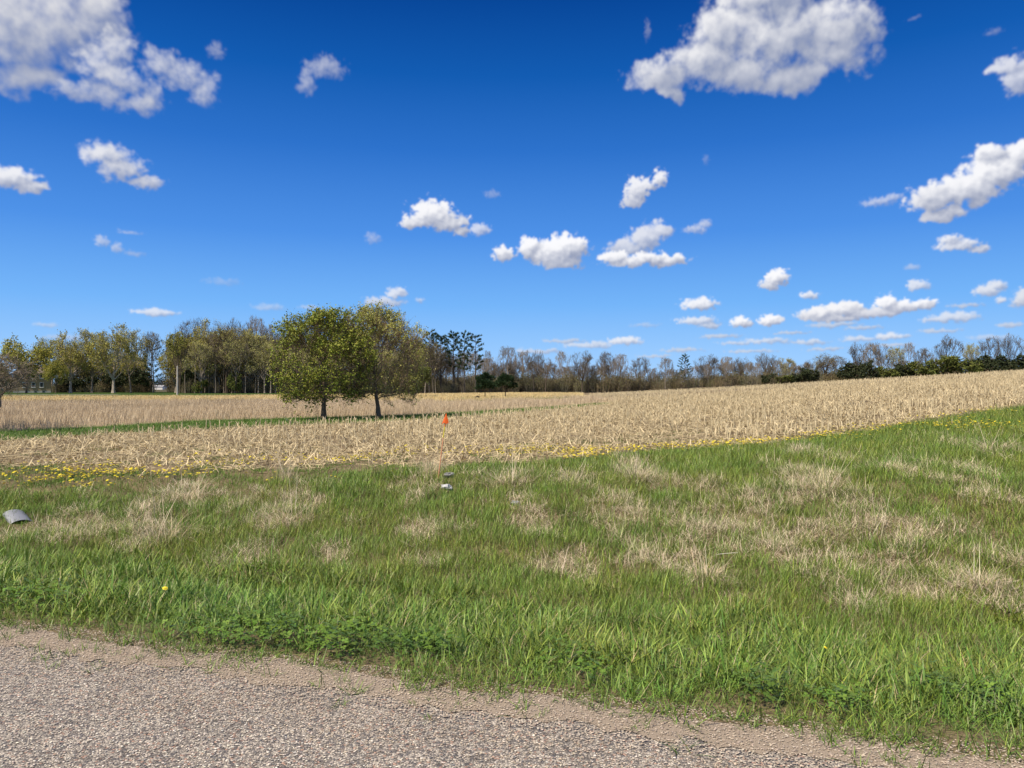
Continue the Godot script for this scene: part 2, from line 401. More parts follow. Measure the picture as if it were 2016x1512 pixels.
# ---------------------------------------------------------------- sky
func air(el: float) -> Color:
	var stops := [[0.0, 0.37, 0.60, 0.90], [2.5, 0.285, 0.53, 0.89], [6.0, 0.16, 0.415, 0.85], [11.0, 0.07, 0.258, 0.72], [17.0, 0.024, 0.152, 0.54], [22.0, 0.006, 0.096, 0.40], [27.0, 0.002, 0.054, 0.28], [45.0, 0.003, 0.038, 0.22], [90.0, 0.004, 0.036, 0.2]]
	for k in range(1, stops.size()):
		if el <= stops[k][0]:
			var t: float = clampf((el - stops[k - 1][0]) / (stops[k][0] - stops[k - 1][0]), 0.0, 1.0)
			return Color(lerpf(stops[k - 1][1], stops[k][1], t), lerpf(stops[k - 1][2], stops[k][2], t), lerpf(stops[k - 1][3], stops[k][3], t))
	return Color(stops[-1][1], stops[-1][2], stops[-1][3])

func paint_sky() -> ImageTexture:
	var im := Image.create(1024, 512, false, Image.FORMAT_RGBF)
	for y in 512:
		var el := 90.0 - (y + 0.5) / 512.0 * 180.0
		im.fill_rect(Rect2i(0, y, 1024, 1), air(el) if el > -0.5 else Color(0.16, 0.15, 0.09))
	var rs := RandomNumberGenerator.new(); rs.seed = 77
	for k in 70:   # the same fair-weather clouds all round
		var az := rs.randf_range(42.0, 318.0); var el := rs.randf_range(3.0, 62.0)
		var s := rs.randf_range(0.5, 1.0) * (1.5 + el * 0.13)
		var puffs := []
		for p in 5: puffs.append([az + rs.randf_range(-2.0, 2.0) * s, el + rs.randf_range(-0.5, 0.7) * s, s * rs.randf_range(0.8, 1.9), s * rs.randf_range(0.5, 1.0)])
		paint_cloud(im, [rs.randf_range(0.7, 0.95), 0.5, 0.95, puffs])
	im.resize(4096, 2048, Image.INTERPOLATE_CUBIC)
	for cl in CLOUDS: paint_cloud(im, cl)
	return ImageTexture.create_from_image(im)

func paint_cloud(im: Image, cl: Array) -> void:
	var w := im.get_width(); var hgt := im.get_height()
	var per := w / 360.0
	var puffs: Array = cl[3]
	var box := [1e9, -1e9, 1e9, -1e9]; var size := 0.0
	for p in puffs:
		box[0] = minf(box[0], p[0] - p[2] * 1.5); box[1] = maxf(box[1], p[0] + p[2] * 1.5)
		box[2] = minf(box[2], p[1] - p[3] * 1.5); box[3] = maxf(box[3], p[1] + p[3] * 1.5)
		size += sqrt(p[2] * p[3]) / puffs.size()
	size = clampf(size, 0.5, 3.2)
	var f := 0.8 / size
	var big := smoothstep(0.6, 2.2, size)
	for y in range(maxi(0, int((90.0 - box[3]) * per)), mini(hgt / 2, int((90.0 - box[2]) * per) + 1)):
		var el := 90.0 - (y + 0.5) / per
		for x in range(int((box[0] + 180.0) * per), int((box[1] + 180.0) * per) + 1):
			var az := (x + 0.5) / per - 180.0
			var wx := wisps.get_noise_2d(az * f * 0.8 + 40.0, el * f * 0.8) * size * 0.45
			var wy := wisps.get_noise_2d(az * f * 0.8, el * f * 0.8 + 90.0) * size * 0.35
			var s := -1.0; var lit := -1.0; var low := 0.0
			for p in puffs:
				var dx: float = (az + wx - p[0]) / p[2]; var dy: float = (el + wy - p[1]) / p[3]
				if dy < 0.0: dy *= 1.25   # flat bases
				s = maxf(s, 1.0 - dx * dx - dy * dy)
				var ex := dx - 0.28; var ey := dy + 0.5
				lit = maxf(lit, 1.0 - ex * ex - ey * ey)
			if s < -0.75: continue
			var crisp: float = clampf(1.15 - cl[1], 0.0, 0.8)
			var n := wisps.get_noise_2d(az * f * 2.0, el * f * 2.0 + 7.0) - crisp * 0.45 * billow.get_noise_2d(az * f * 1.3, el * f * 1.5 + 3.0)
			var n2 := wisps.get_noise_2d((az + 0.14 * size) * f * 2.0, (el - 0.22 * size) * f * 2.0 + 7.0) - crisp * 0.45 * billow.get_noise_2d((az + 0.14 * size) * f * 1.3, (el - 0.22 * size) * f * 1.5 + 3.0)
			var dens := s + n * lerpf(0.85, 0.5, smoothstep(0.1, 0.8, s))
			var a: float = smoothstep(-0.22, 0.0 + 1.2 * cl[1], dens) * cl[2]
			if a <= 0.003: continue
			var light := clampf(0.53 + 0.9 * (s - lit) + 0.25 * (n - n2) - 0.26 * smoothstep(0.3, 1.0, s) * big - 0.1 * big, 0.0, 1.0)
			var hb: float = (el - box[2]) / (box[3] - box[2])
			light *= lerpf(0.55, 1.12, smoothstep(0.12, 0.62, hb + 0.12 * n))
			var white := lerpf(0.55, 1.0, cl[0])
			var tone := Color(0.29, 0.33, 0.455).lerp(Color(0.82, 0.825, 0.865) * white, light)
			var xi := posmod(x, w)
			im.set_pixel(xi, y, im.get_pixel(xi, y).lerp(tone, a))


# ---------------------------------------------------------------- ground
func sheet(called: String, xs: Array, near: Callable, far: Callable, nd: int, lift: float, mat: Material, label: String, power := 1.0, cell := 0.0) -> void:
	var st := SurfaceTool.new()
	st.begin(Mesh.PRIMITIVE_TRIANGLES)
	for x in xs:
		var a: float = near.call(x); var b: float = maxf(far.call(x), a + 0.02)
		for k in nd + 1:
			var d := lerpf(a, b, pow(float(k) / nd, power))
			st.set_uv(Vector2(x, -d)); st.set_smooth_group(0)
			st.add_vertex(on_ground(x, d, lift))
	for j in xs.size() - 1:
		for k in nd:
			var p := j * (nd + 1) + k; var q := p + nd + 1
			for id in [p, p + 1, q, q, p + 1, q + 1]: st.add_index(id)
	st.generate_normals()
	var o := MeshInstance3D.new(); o.name = numbered(called); o.mesh = st.commit(); o.material_override = mat
	add_child(o); tag(o, label, "", "", "structure")

func spread(stops: Array) -> Array:   # [from, to, step] runs
	var xs := []
	for s in stops:
		var x: float = s[0]
		while x < s[1] - 0.001:
			xs.append(x); x += s[2]
	xs.append(stops[-1][1])
	return xs

func earth(lo: Color, hi: Color, freq: float, metres: float, sd: int, relief := 0.0) -> StandardMaterial3D:
	var n := FastNoiseLite.new(); n.seed = sd; n.frequency = freq; n.fractal_octaves = 5; n.fractal_gain = 0.62
	var m := StandardMaterial3D.new()
	m.albedo_texture = noise_image(n, 512, lo, hi)
	m.uv1_triplanar = true; m.uv1_world_triplanar = true
	m.uv1_scale = Vector3.ONE / metres
	m.roughness = 0.95; m.metallic_specular = 0.2
	return m

func road_texture() -> Array:
	var size := 2048
	var cells := FastNoiseLite.new(); cells.seed = 9; cells.noise_type = FastNoiseLite.TYPE_CELLULAR; cells.frequency = 0.24
	cells.cellular_return_type = FastNoiseLite.RETURN_CELL_VALUE; cells.fractal_type = FastNoiseLite.FRACTAL_NONE
	var a := cells.get_image(size, size, false, false, false); a.convert(Image.FORMAT_L8)
	cells.cellular_return_type = FastNoiseLite.RETURN_DISTANCE2_SUB
	var b := cells.get_image(size, size, false, false, true); b.convert(Image.FORMAT_L8)
	var big := FastNoiseLite.new(); big.seed = 4; big.frequency = 0.006; big.fractal_octaves = 4
	var g := big.get_image(size, size, false, false, true); g.convert(Image.FORMAT_L8)
	var da := a.get_data(); var db := b.get_data(); var dg := g.get_data()
	var lut := []
	for v in 256:
		var t := v / 255.0
		var c := Color(0.18, 0.16, 0.147).lerp(Color(0.60, 0.535, 0.45), clampf(t * 1.2 - 0.05, 0.0, 1.0))
		if v % 13 == 0: c = Color(0.46, 0.31, 0.24)
		if v % 11 == 0: c = Color(0.16, 0.15, 0.15)
		lut.append(c)
	var dst := PackedByteArray(); dst.resize(size * size * 3)
	var to := PackedByteArray(); to.resize(1024)
	for v in 1024: to[v] = int(round(pow(v / 1023.0, 1.0 / 2.2) * 255.0))
	for i in size * size:
		var e := clampf(db[i] / 70.0, 0.0, 1.0)
		var c: Color = lut[da[i]]
		var k := (0.16 + 0.84 * e) * (0.80 + 0.4 * dg[i] / 255.0)
		dst[i * 3] = to[mini(1023, int(c.r * k * 1023.0))]; dst[i * 3 + 1] = to[mini(1023, int(c.g * k * 1023.0))]; dst[i * 3 + 2] = to[mini(1023, int(c.b * k * 1023.0))]
	return [ImageTexture.create_from_image(Image.create_from_data(size, size, false, Image.FORMAT_RGB8, dst)), ImageTexture.create_from_image(b)]

func road_edge(x: float) -> float: return (3.66 - 0.314 * x) / 0.949

func build_ground() -> void:
	# land to the horizon
	var st := SurfaceTool.new(); st.begin(Mesh.PRIMITIVE_TRIANGLES)
	var gx := [-3000.0, -1200.0, -600.0, -320.0, -220.0, -160.0, -120.0, -90.0, -60.0, -40.0, -25.0, -15.0, -8.0, 0.0, 8.0, 15.0, 25.0, 40.0, 60.0, 90.0, 120.0, 160.0, 220.0, 320.0, 600.0, 1200.0, 3000.0]
	var gd := [-2000.0, -300.0, -60.0, -15.0, 0.0, 10.0, 20.0, 35.0, 60.0, 85.0, 105.0, 125.0, 160.0, 200.0, 250.0, 320.0, 450.0, 700.0, 1200.0, 2500.0, 4500.0]
	for x in gx:
		for d in gd:
			var hh := height(clampf(x, -200.0, 200.0), clampf(d, -20.0, 330.0)) - 0.3
			if across_road(x, d) < 3.0: hh = -0.8
			st.add_vertex(Vector3(x, hh, -d))
	for j in gx.size() - 1:
		for k in gd.size() - 1:
			var p: int = j * gd.size() + k; var q: int = p + gd.size()
			for id in [p, p + 1, q, q, p + 1, q + 1]: st.add_index(id)
	st.generate_normals()
	var base := MeshInstance3D.new(); base.name = numbered("ground"); base.mesh = st.commit()
	base.material_override = earth(Color(0.06, 0.055, 0.028), Color(0.13, 0.11, 0.06), 0.02, 30.0, 1)
	add_child(base); tag(base, "leaf-strewn brown ground under and beyond the distant woods", "", "", "structure")

	# road
	var tex := road_texture()
	var rm := StandardMaterial3D.new()
	rm.albedo_texture = tex[0]; rm.heightmap_enabled = true; rm.heightmap_texture = tex[1]; rm.heightmap_scale = 0.6
	rm.uv1_scale = Vector3(1.0 / 6.2, 1.0 / 6.2, 1.0); rm.uv1_offset = Vector3(0.59, 0.0, 0.0)
	rm.roughness = 0.85; rm.metallic_specular = 0.35
	var xs := spread([[-60.0, -8.0, 4.0], [-8.0, 8.0, 0.06], [8.0, 60.0, 4.0]])
	sheet("road", xs, func(x): return road_edge(x) - 8.5, func(x): return road_edge(x) + 0.12 + 0.08 * bumps.get_noise_1d(x * 2.0), 6, 0.0, rm, "worn pale chip-seal road surface crossing the bottom of the view")
	var sm := earth(Color(0.15, 0.12, 0.09), Color(0.44, 0.365, 0.285), 0.25, 0.9, 31)
	sheet("gravel_shoulder", xs, func(x): return road_edge(x) + 0.0 + 0.07 * bumps.get_noise_1d(x * 2.0) + 0.10 * bumps.get_noise_1d(x * 9.0), func(x): return road_edge(x) + 0.6, 4, 0.004, sm, "strip of fine sandy gravel between road and grass")
	# verge and ditch
	var vm := earth(Color(0.075, 0.062, 0.034), Color(0.26, 0.205, 0.12), 0.05, 1.1, 7)
	sheet("grass_verge", spread([[-60.0, -14.0, 2.0], [-14.0, 24.0, 0.2], [24.0, 60.0, 2.0]]), func(x): return road_edge(x) + 0.30 + 0.14 * bumps.get_noise_1d(x * 1.1 + 9.0), func(x): return line_at(FIELD_EDGE, x) + 0.25, 60, 0.006, vm, "thatchy earth of the roadside ditch and bank under the grass")
	# corn field
	var cm := earth(Color(0.10, 0.075, 0.045), Color(0.30, 0.235, 0.145), 0.05, 1.9, 8)
	sheet("corn_field", spread([[-60.0, -16.0, 2.0], [-16.0, 6.0, 0.4], [6.0, 16.0, 0.2], [16.0, 22.0, 0.4], [22.0, 130.0, 2.0]]), func(x): return line_at(FIELD_EDGE, x), func(x): return line_at(CORN_FAR, x), 60, 0.0, cm, "harvested corn field of straw-covered soil", 1.4)
	var gm := earth(Color(0.045, 0.075, 0.018), Color(0.085, 0.13, 0.03), 0.06, 2.0, 12)
	sheet("grass_strip", spread([[-60.0, 7.5, 0.5]]), func(x): return line_at(STRIP_NEAR, x), func(x): return line_at(STRIP_FAR, x), 5, 0.0, gm, "green grass strip between corn field and tan meadow")
	var mm := earth(Color(0.26, 0.2, 0.13), Color(0.46, 0.365, 0.245), 0.03, 7.0, 13)
	sheet("meadow", spread([[-160.0, -60.0, 5.0], [-60.0, 7.0, 0.67], [7.0, 9.5, 0.25]]), func(x): return line_at(STRIP_FAR, minf(x, 7.5)), func(x): return line_at(MEADOW_FAR, x), 24, 0.0, mm, "flat meadow of dead tan grass behind the field trees")
	var ym := earth(Color(0.34, 0.27, 0.13), Color(0.52, 0.42, 0.22), 0.03, 9.0, 14)
	sheet("far_stubble", spread([[-160.0, 8.0, 3.0], [8.0, 16.0, 0.2]]), func(x): return line_at(MEADOW_FAR, x) if x < 9.5 else line_at(CORN_FAR, x), func(x): return line_at(STUBBLE_FAR, x), 16, 0.0, ym, "yellow stubble band along the foot of the woods")
	var lm := earth(Color(0.03, 0.06, 0.012), Color(0.07, 0.115, 0.025), 0.03, 12.0, 15)
	sheet("lawn", spread([[-260.0, -55.0, 5.0]]), func(x): return line_at(STUBBLE_FAR, x), func(x): return 262.0, 16, 0.0, lm, "green lawn under the big trees by the brick house")
	var dm := plain(0.5, 0.45, 0.38)
	sheet("driveway", spread([[-170.0, -84.0, 4.0]]), func(x): return 158.0 + (x + 120.0) * 0.12, func(x): return 161.5 + (x + 120.0) * 0.12, 2, 0.05, dm, "pale driveway crossing the lawn before the house")


# ---------------------------------------------------------------- trees
var crown_seed := 0.0

func inside(cen: Vector3, rad: Vector3, p: Vector3) -> Vector3:
	var q := (p - cen) / rad
	var l := pow(pow(absf(q.x), 2.5) + pow(absf(q.y), 2.5) + pow(absf(q.z), 2.5), 0.4) / (0.93 + 0.42 * bumps.get_noise_3dv(q.normalized() * 1.15 + Vector3(crown_seed, 0, 0)))
	return p if l <= 1.0 else cen + q / l * rad

func dirn() -> Vector3:
	var z := r(-1.0, 1.0); var a := r(0.0, TAU); var s := sqrt(1.0 - z * z)
	return Vector3(s * cos(a), z, s * sin(a))

func curve(a: Vector3, b: Vector3, rise: float, wob: float, n: int) -> Array:
	var pts := []
	var l := a.distance_to(b)
	for k in n + 1:
		var t := float(k) / n
		var p := a.lerp(b, t) + Vector3.UP * rise * l * sin(PI * t)
		if k > 0 and k < n: p += dirn() * wob * l
		pts.append(p)
	return pts

func radii(a: float, b: float, n: int) -> Array:
	var o := []
	for k in n + 1: o.append(lerpf(a, b, float(k) / n))
	return o

# A broadleaf tree h high and w wide: trunk, limbs, branches and twigs that reach for points in the crown's volume; buds or leaves at the twigs.
func broadleaf(p: Dictionary) -> Dictionary:
	var h: float = p.h; var w: float = p.w
	crown_seed = r(0.0, 500.0)
	var tf: float = p.get("fork", 0.3)
	var bottom: float = p.get("bottom", tf * 0.85) * h
	var cen := Vector3(0, (bottom + h) / 2.0, 0)
	var rad := Vector3(w / 2.0, (h - bottom) / 2.0, w / 2.0)
	var tr: float = p.get("trunk", h * 0.016)
	var bark: Color = p.get("bark", Color(0.14, 0.115, 0.09))
	var wob: float = p.get("wobble", 0.06)
	var wood := Build.new(); var limbs := Build.new(); var leaves := Build.new()
	var top := Vector3(r(-0.05, 0.05) * w, h * p.get("leader", tf), r(-0.05, 0.05) * w)
	var ts := 8 if p.get("fine", false) else 6
	var stem := curve(Vector3.ZERO, top, 0.0, 0.012, 5)
	var sr := radii(tr, tr * p.get("leader_taper", 0.75), 5); sr[0] = tr * 1.35
	wood.tube(stem, sr, ts, bark)
	var tw: float = p.get("twig", 0.03)
	var counts: Array = p.get("counts", [8, 5, 5, 6])
	var leaf_cols: Array = p.get("leaf_cols", [])
	for a in counts[0]:
		var f: float = lerpf(tf / p.get("leader", tf), 1.0, float(a) / maxi(1, counts[0] - 1)) if p.get("leader", tf) > tf else 1.0
		var start: Vector3 = top * f
		var yaw: float = TAU * a * 0.382 + r(-0.3, 0.3)
		var up: float = r(p.get("up", -0.05), 0.95) if p.get("leader", tf) <= tf else clampf(lerpf(p.get("up", -0.7), 0.9, f) + r(-0.2, 0.2), -0.9, 0.95)
		var flat := sqrt(1.0 - up * up)
		var goal := inside(cen, rad, cen + Vector3(cos(yaw) * flat, up, sin(yaw) * flat) * rad * (r(0.72, 0.98) if not p.get("fine", false) else r(0.75, 1.25)))
		if a < p.get("skirt", 0):   # low boughs reaching out over the ground
			goal = Vector3(cos(yaw), 0, sin(yaw)) * w * r(0.30, 0.46) + Vector3.UP * h * r(0.15, 0.24)
		var lr := tr * r(0.32, 0.55) * (1.0 if p.get("leader", tf) <= tf else 0.6)
		var lp := curve(start, goal, p.get("arch", 0.08), wob, 6)
		wood.tube(lp, radii(lr, lr * 0.22, 6), 5, bark)
		for b in counts[1]:
			var fb := lerpf(0.3, 1.0, (b + r(0.0, 1.0)) / counts[1])
			var s1: Vector3 = lp[int(fb * 5.99)].lerp(lp[mini(6, int(fb * 5.99) + 1)], fmod(fb * 5.99, 1.0))
			var g1 := inside(cen, rad, goal.lerp(s1, 0.35) + dirn() * rad * 0.48 + Vector3.UP * rad.y * 0.1)
			var br := maxf(lr * lerpf(0.5, 0.2, fb), tw * 0.8)
			var bp := curve(s1, g1, 0.06, wob, 4)
			limbs.tube(bp, radii(br, br * 0.3, 4), 4 if br > 0.04 else 3, bark)
			for c in counts[2]:
				var fc := lerpf(0.2, 1.0, (c + r(0.0, 1.0)) / counts[2])
				var s2: Vector3 = bp[int(fc * 3.99)].lerp(bp[mini(4, int(fc * 3.99) + 1)], fmod(fc * 3.99, 1.0))
				var g2 := inside(cen, rad, g1.lerp(s2, 0.3) + dirn() * rad * 0.26 + Vector3.UP * rad.y * p.get("lift", 0.1))
				var cp := curve(s2, g2, 0.04, wob, 2)
				limbs.tube(cp, radii(maxf(br * 0.35, tw * 0.6), tw * 0.35, 2), 3, bark)
				for d in counts[3]:
					var fd := lerpf(0.15, 1.0, (d + r(0.0, 1.0)) / counts[3])
					var s3: Vector3 = cp[int(fd * 1.99)].lerp(cp[int(fd * 1.99) + 1], fmod(fd * 1.99, 1.0))
					var tl: float = rad.x * r(0.1, 0.24) * p.get("twig_len", 1.0)
					var out: Vector3 = ((g2 - cen) / rad).normalized() * 0.5 + dirn() * 0.8 + Vector3.UP * p.get("lift", 0.1) * 4.0
					var e: Vector3 = s3 + out.normalized() * tl
					var sd: Vector3 = out.cross(dirn()).normalized() * tw * 0.5
					limbs.tri(s3 - sd, e, s3 + sd, p.get("twig_col", bark))
					if leaf_cols.is_empty(): continue
					for q in p.get("leaves", 2):
						var lc: Vector3 = s3.lerp(e, r(0.35, 1.1)) + dirn() * tl * 0.18
						if p.has("gaps") and bumps.get_noise_3dv(lc * p.gaps + Vector3(crown_seed, 0, 0)) < p.get("gap_level", -0.2): continue
						var ls: float = p.get("leaf", 0.2) * r(0.6, 1.25)
						var n := dirn(); var u := n.cross(dirn()).normalized() * ls * 0.5; var v := n.cross(u).normalized() * ls * 0.36
						leaves.quad(lc - u, lc - v, lc + u, lc + v, tint(leaf_cols[rng.randi() % leaf_cols.size()], 0.18))
	for k in p.get("shoots", 0):   # young upright shoots breaking the outline
		var sd2 := dirn(); sd2.y = absf(sd2.y) * 0.9 + 0.1
		var s4 := inside(cen, rad, cen + sd2.normalized() * rad * 1.3) - Vector3(0, 0.15, 0)
		var e4 := s4 + Vector3(r(-0.12, 0.12) + sd2.x * 0.15, r(0.3, 0.62), r(-0.12, 0.12) + sd2.z * 0.15)
		limbs.tube([s4 - Vector3(sd2.x, 1, sd2.z) * 0.25, s4, e4], [0.012, 0.009, 0.004], 3, p.get("twig_col", bark))
		for q in 34:
			var lc := s4.lerp(e4, r(-0.1, 1.0)) + dirn() * 0.07
			var ls: float = p.leaf * r(0.6, 1.2)
			var n := dirn(); var u := n.cross(dirn()).normalized() * ls * 0.5; var v := n.cross(u).normalized() * ls * 0.36
			leaves.quad(lc - u, lc - v, lc + u, lc + v, tint(leaf_cols[rng.randi() % leaf_cols.size()], 0.18))
	return {"trunk": wood.mesh(), "branches": limbs.mesh(), "leaves": leaves.mesh()}

func plume(b: Build, at: Vector3, dir: Vector3, len: float, count: int, col: Color) -> void:
	for k in count:
		var o := (dir + dirn() * 0.85 + Vector3.UP * 0.25).normalized()
		var base := at + dirn() * len * 0.22
		var sd := o.cross(dirn()).normalized() * len * 0.09
		b.tri(base - sd, base + o * len, base + sd, tint(col, 0.25))

# A white pine: bare pole below, wide-set stepped boughs with plumes of needles above.
func tall_pine(h: float, w: float, bare: float, side: float, boughs: int) -> Dictionary:
	var wood := Build.new(); var limbs := Build.new(); var needles := Build.new()
	var bark := Color(0.10, 0.085, 0.07)
	wood.tube(curve(Vector3.ZERO, Vector3(r(-0.2, 0.2), h * 0.98, 0), 0.0, 0.006, 6), radii(h * 0.016, 0.03, 6), 6, bark)
	for k in boughs:
		var f := (k + r(0.0, 0.7)) / boughs
		var y := lerpf(h * bare, h * 0.98, f)
		var yaw := k * 2.4 + r(-0.5, 0.5)
		var reach := w * 0.5 * (0.35 + 0.65 * sin(PI * clampf(0.18 + 0.8 * f, 0.0, 1.0))) * r(0.6, 1.15) * (1.0 + side * cos(yaw))
		var out := Vector3(cos(yaw), 0.18 + 0.3 * f, sin(yaw))
		var a := Vector3(0, y, 0); var e := a + out * reach
		limbs.tube(curve(a, e, -0.06, 0.02, 3), radii(0.07, 0.02, 3), 3, bark)
		for q in 6:
			var t := lerpf(0.4, 1.05, (q + r(0.0, 1.0)) / 6.0)
			plume(needles, a.lerp(e, t) + Vector3(r(-0.3, 0.3), 0.1, r(-0.3, 0.3)) * w * 0.18, out, h * 0.038, 13, Color(0.04, 0.068, 0.028))
	plume(needles, Vector3(0, h * 0.96, 0), Vector3.UP, h * 0.05, 20, Color(0.04, 0.068, 0.028))
	return {"trunk": wood.mesh(), "branches": limbs.mesh(), "leaves": needles.mesh()}

func dense_conifer(h: float, w: float, bottom: float, round_top: float, count: int, col: Color) -> Dictionary:
	var wood := Build.new(); var limbs := Build.new(); var needles := Build.new()
	wood.tube(curve(Vector3.ZERO, Vector3(0, h * 0.93, 0), 0.0, 0.004, 4), radii(h * 0.024, 0.02, 4), 6, Color(0.10, 0.08, 0.06))
	var tufts := []
	for k in 30:
		var yaw0 := k * 2.4 + r(-0.4, 0.4); var f0 := pow(r(0.0, 1.0), 1.2)
		var wide := w * 0.5 * sqrt(maxf(0.02, 1.0 - f0 * f0 * 0.9)) * r(0.5, 1.0)
		tufts.append(Vector3(cos(yaw0) * wide, lerpf(bottom * h + 0.17 * h, h * 0.92, f0), sin(yaw0) * wide))
	if round_top > 0.5:
		for k in 4: tufts[k] = Vector3(r(-0.08, 0.08) * w, h * (0.97 - k * 0.07), r(-0.08, 0.08) * w)
		for k in count:
			var c: Vector3 = tufts[k % 30]
			var o := dirn() * Vector3(0.17, 0.10, 0.17) * w * pow(r(0.0, 1.0), 0.5)
			plume(needles, c + o, (o.normalized() + Vector3.UP * 0.5).normalized(), h * 0.10, 10, col)
			if k < 30: limbs.tube([Vector3(0, maxf(c.y - 0.2 * h, bottom * h * 0.8), 0), c], [h * 0.012, h * 0.004], 3, Color(0.10, 0.08, 0.06))
		count = 0
	for k in count:
		var f := pow(r(0.0, 1.0), 1.15)
		var y := lerpf(bottom * h, h * 0.97, f)
		var prof: float = lerpf((1.0 - f), sqrt(maxf(0.0, 1.0 - pow(2.0 * f - 0.75, 2.0) * 0.64)), round_top)
		var yaw := r(0.0, TAU)
		var lobes := 0.78 + 0.38 * sin(yaw * 3.0 + f * 9.0) * sin(f * 17.0 + yaw)
		var rr := w * 0.5 * prof * sqrt(r(0.12, 1.0)) * lobes
		var p := Vector3(cos(yaw) * rr, y, sin(yaw) * rr)
		plume(needles, p, Vector3(cos(yaw), 0.45, sin(yaw)), h * 0.10, 12, col)
		if k % 6 == 0: limbs.tube([Vector3(0, y - 0.08 * h, 0), p], [h * 0.007, h * 0.002], 3, Color(0.10, 0.08, 0.06))
	return {"trunk": wood.mesh(), "branches": limbs.mesh(), "leaves": needles.mesh()}

func shrub(h: float, w: float, stems: int, bark: Color, leaf_cols: Array, per: int, leaf: float) -> ArrayMesh:
	var b := Build.new()
	for k in stems:
		var yaw := r(0.0, TAU); var o := sqrt(r(0.0, 1.0))
		var a := Vector3(cos(yaw), 0, sin(yaw)) * w * 0.28 * o
		var e := Vector3(cos(yaw) * w * 0.5 * o, h * r(0.55, 1.0) * (1.0 - 0.35 * o * o), sin(yaw) * w * 0.5 * o)
		b.tube([a, a.lerp(e, 0.5) + dirn() * 0.1 * w * 0.3, e], [0.035, 0.025, 0.012], 3, tint(bark, 0.25))
		for q in 6:
			var s := a.lerp(e, r(0.3, 1.0))
			var d := (dirn() + Vector3.UP * 0.8).normalized() * h * r(0.1, 0.28)
			var sd := d.cross(dirn()).normalized() * 0.014
			b.tri(s - sd, s + d, s + sd, tint(bark, 0.25))
			for u in per:
				if leaf_cols.is_empty(): break
				var lc := s + d * r(0.2, 1.1) + dirn() * leaf
				var n := dirn(); var uu := n.cross(dirn()).normalized() * leaf * 0.5; var vv := n.cross(uu).normalized() * leaf * 0.4
				b.quad(lc - uu, lc - vv, lc + uu, lc + vv, tint(leaf_cols[rng.randi() % leaf_cols.size()], 0.2))
	return b.mesh()

var wood_mat := StandardMaterial3D.new()
var leaf_mat: StandardMaterial3D
var protos := {}

func prototype(kind: String, parts: Dictionary, h: float, w: float) -> void:
	var o := Node3D.new()
	for key in ["trunk", "branches", "leaves"]:
		var m: ArrayMesh = parts[key]
		if m.get_surface_count() == 0: continue
		part("needles" if key == "leaves" and kind.contains("pine") else key, m, leaf_mat if key == "leaves" else wood_mat, o)
	if not protos.has(kind): protos[kind] = []
	protos[kind].append([o, h, w])

func plant(kind: String, called: String, x: float, d: float, h: float, w: float, label: String, category: String, group := "", sink := 0.0) -> void:
	var list: Array = protos[kind]
	var pr: Array = list[rng.randi() % list.size()]
	var o: Node3D = pr[0].duplicate()
	o.name = numbered(called)
	add_child(o)
	o.position = on_ground(x, d, -sink)
	o.scale = Vector3(w / pr[2], h / pr[1], w / pr[2])
	o.rotation.y = r(0.0, TAU)
	tag(o, label, category, group)

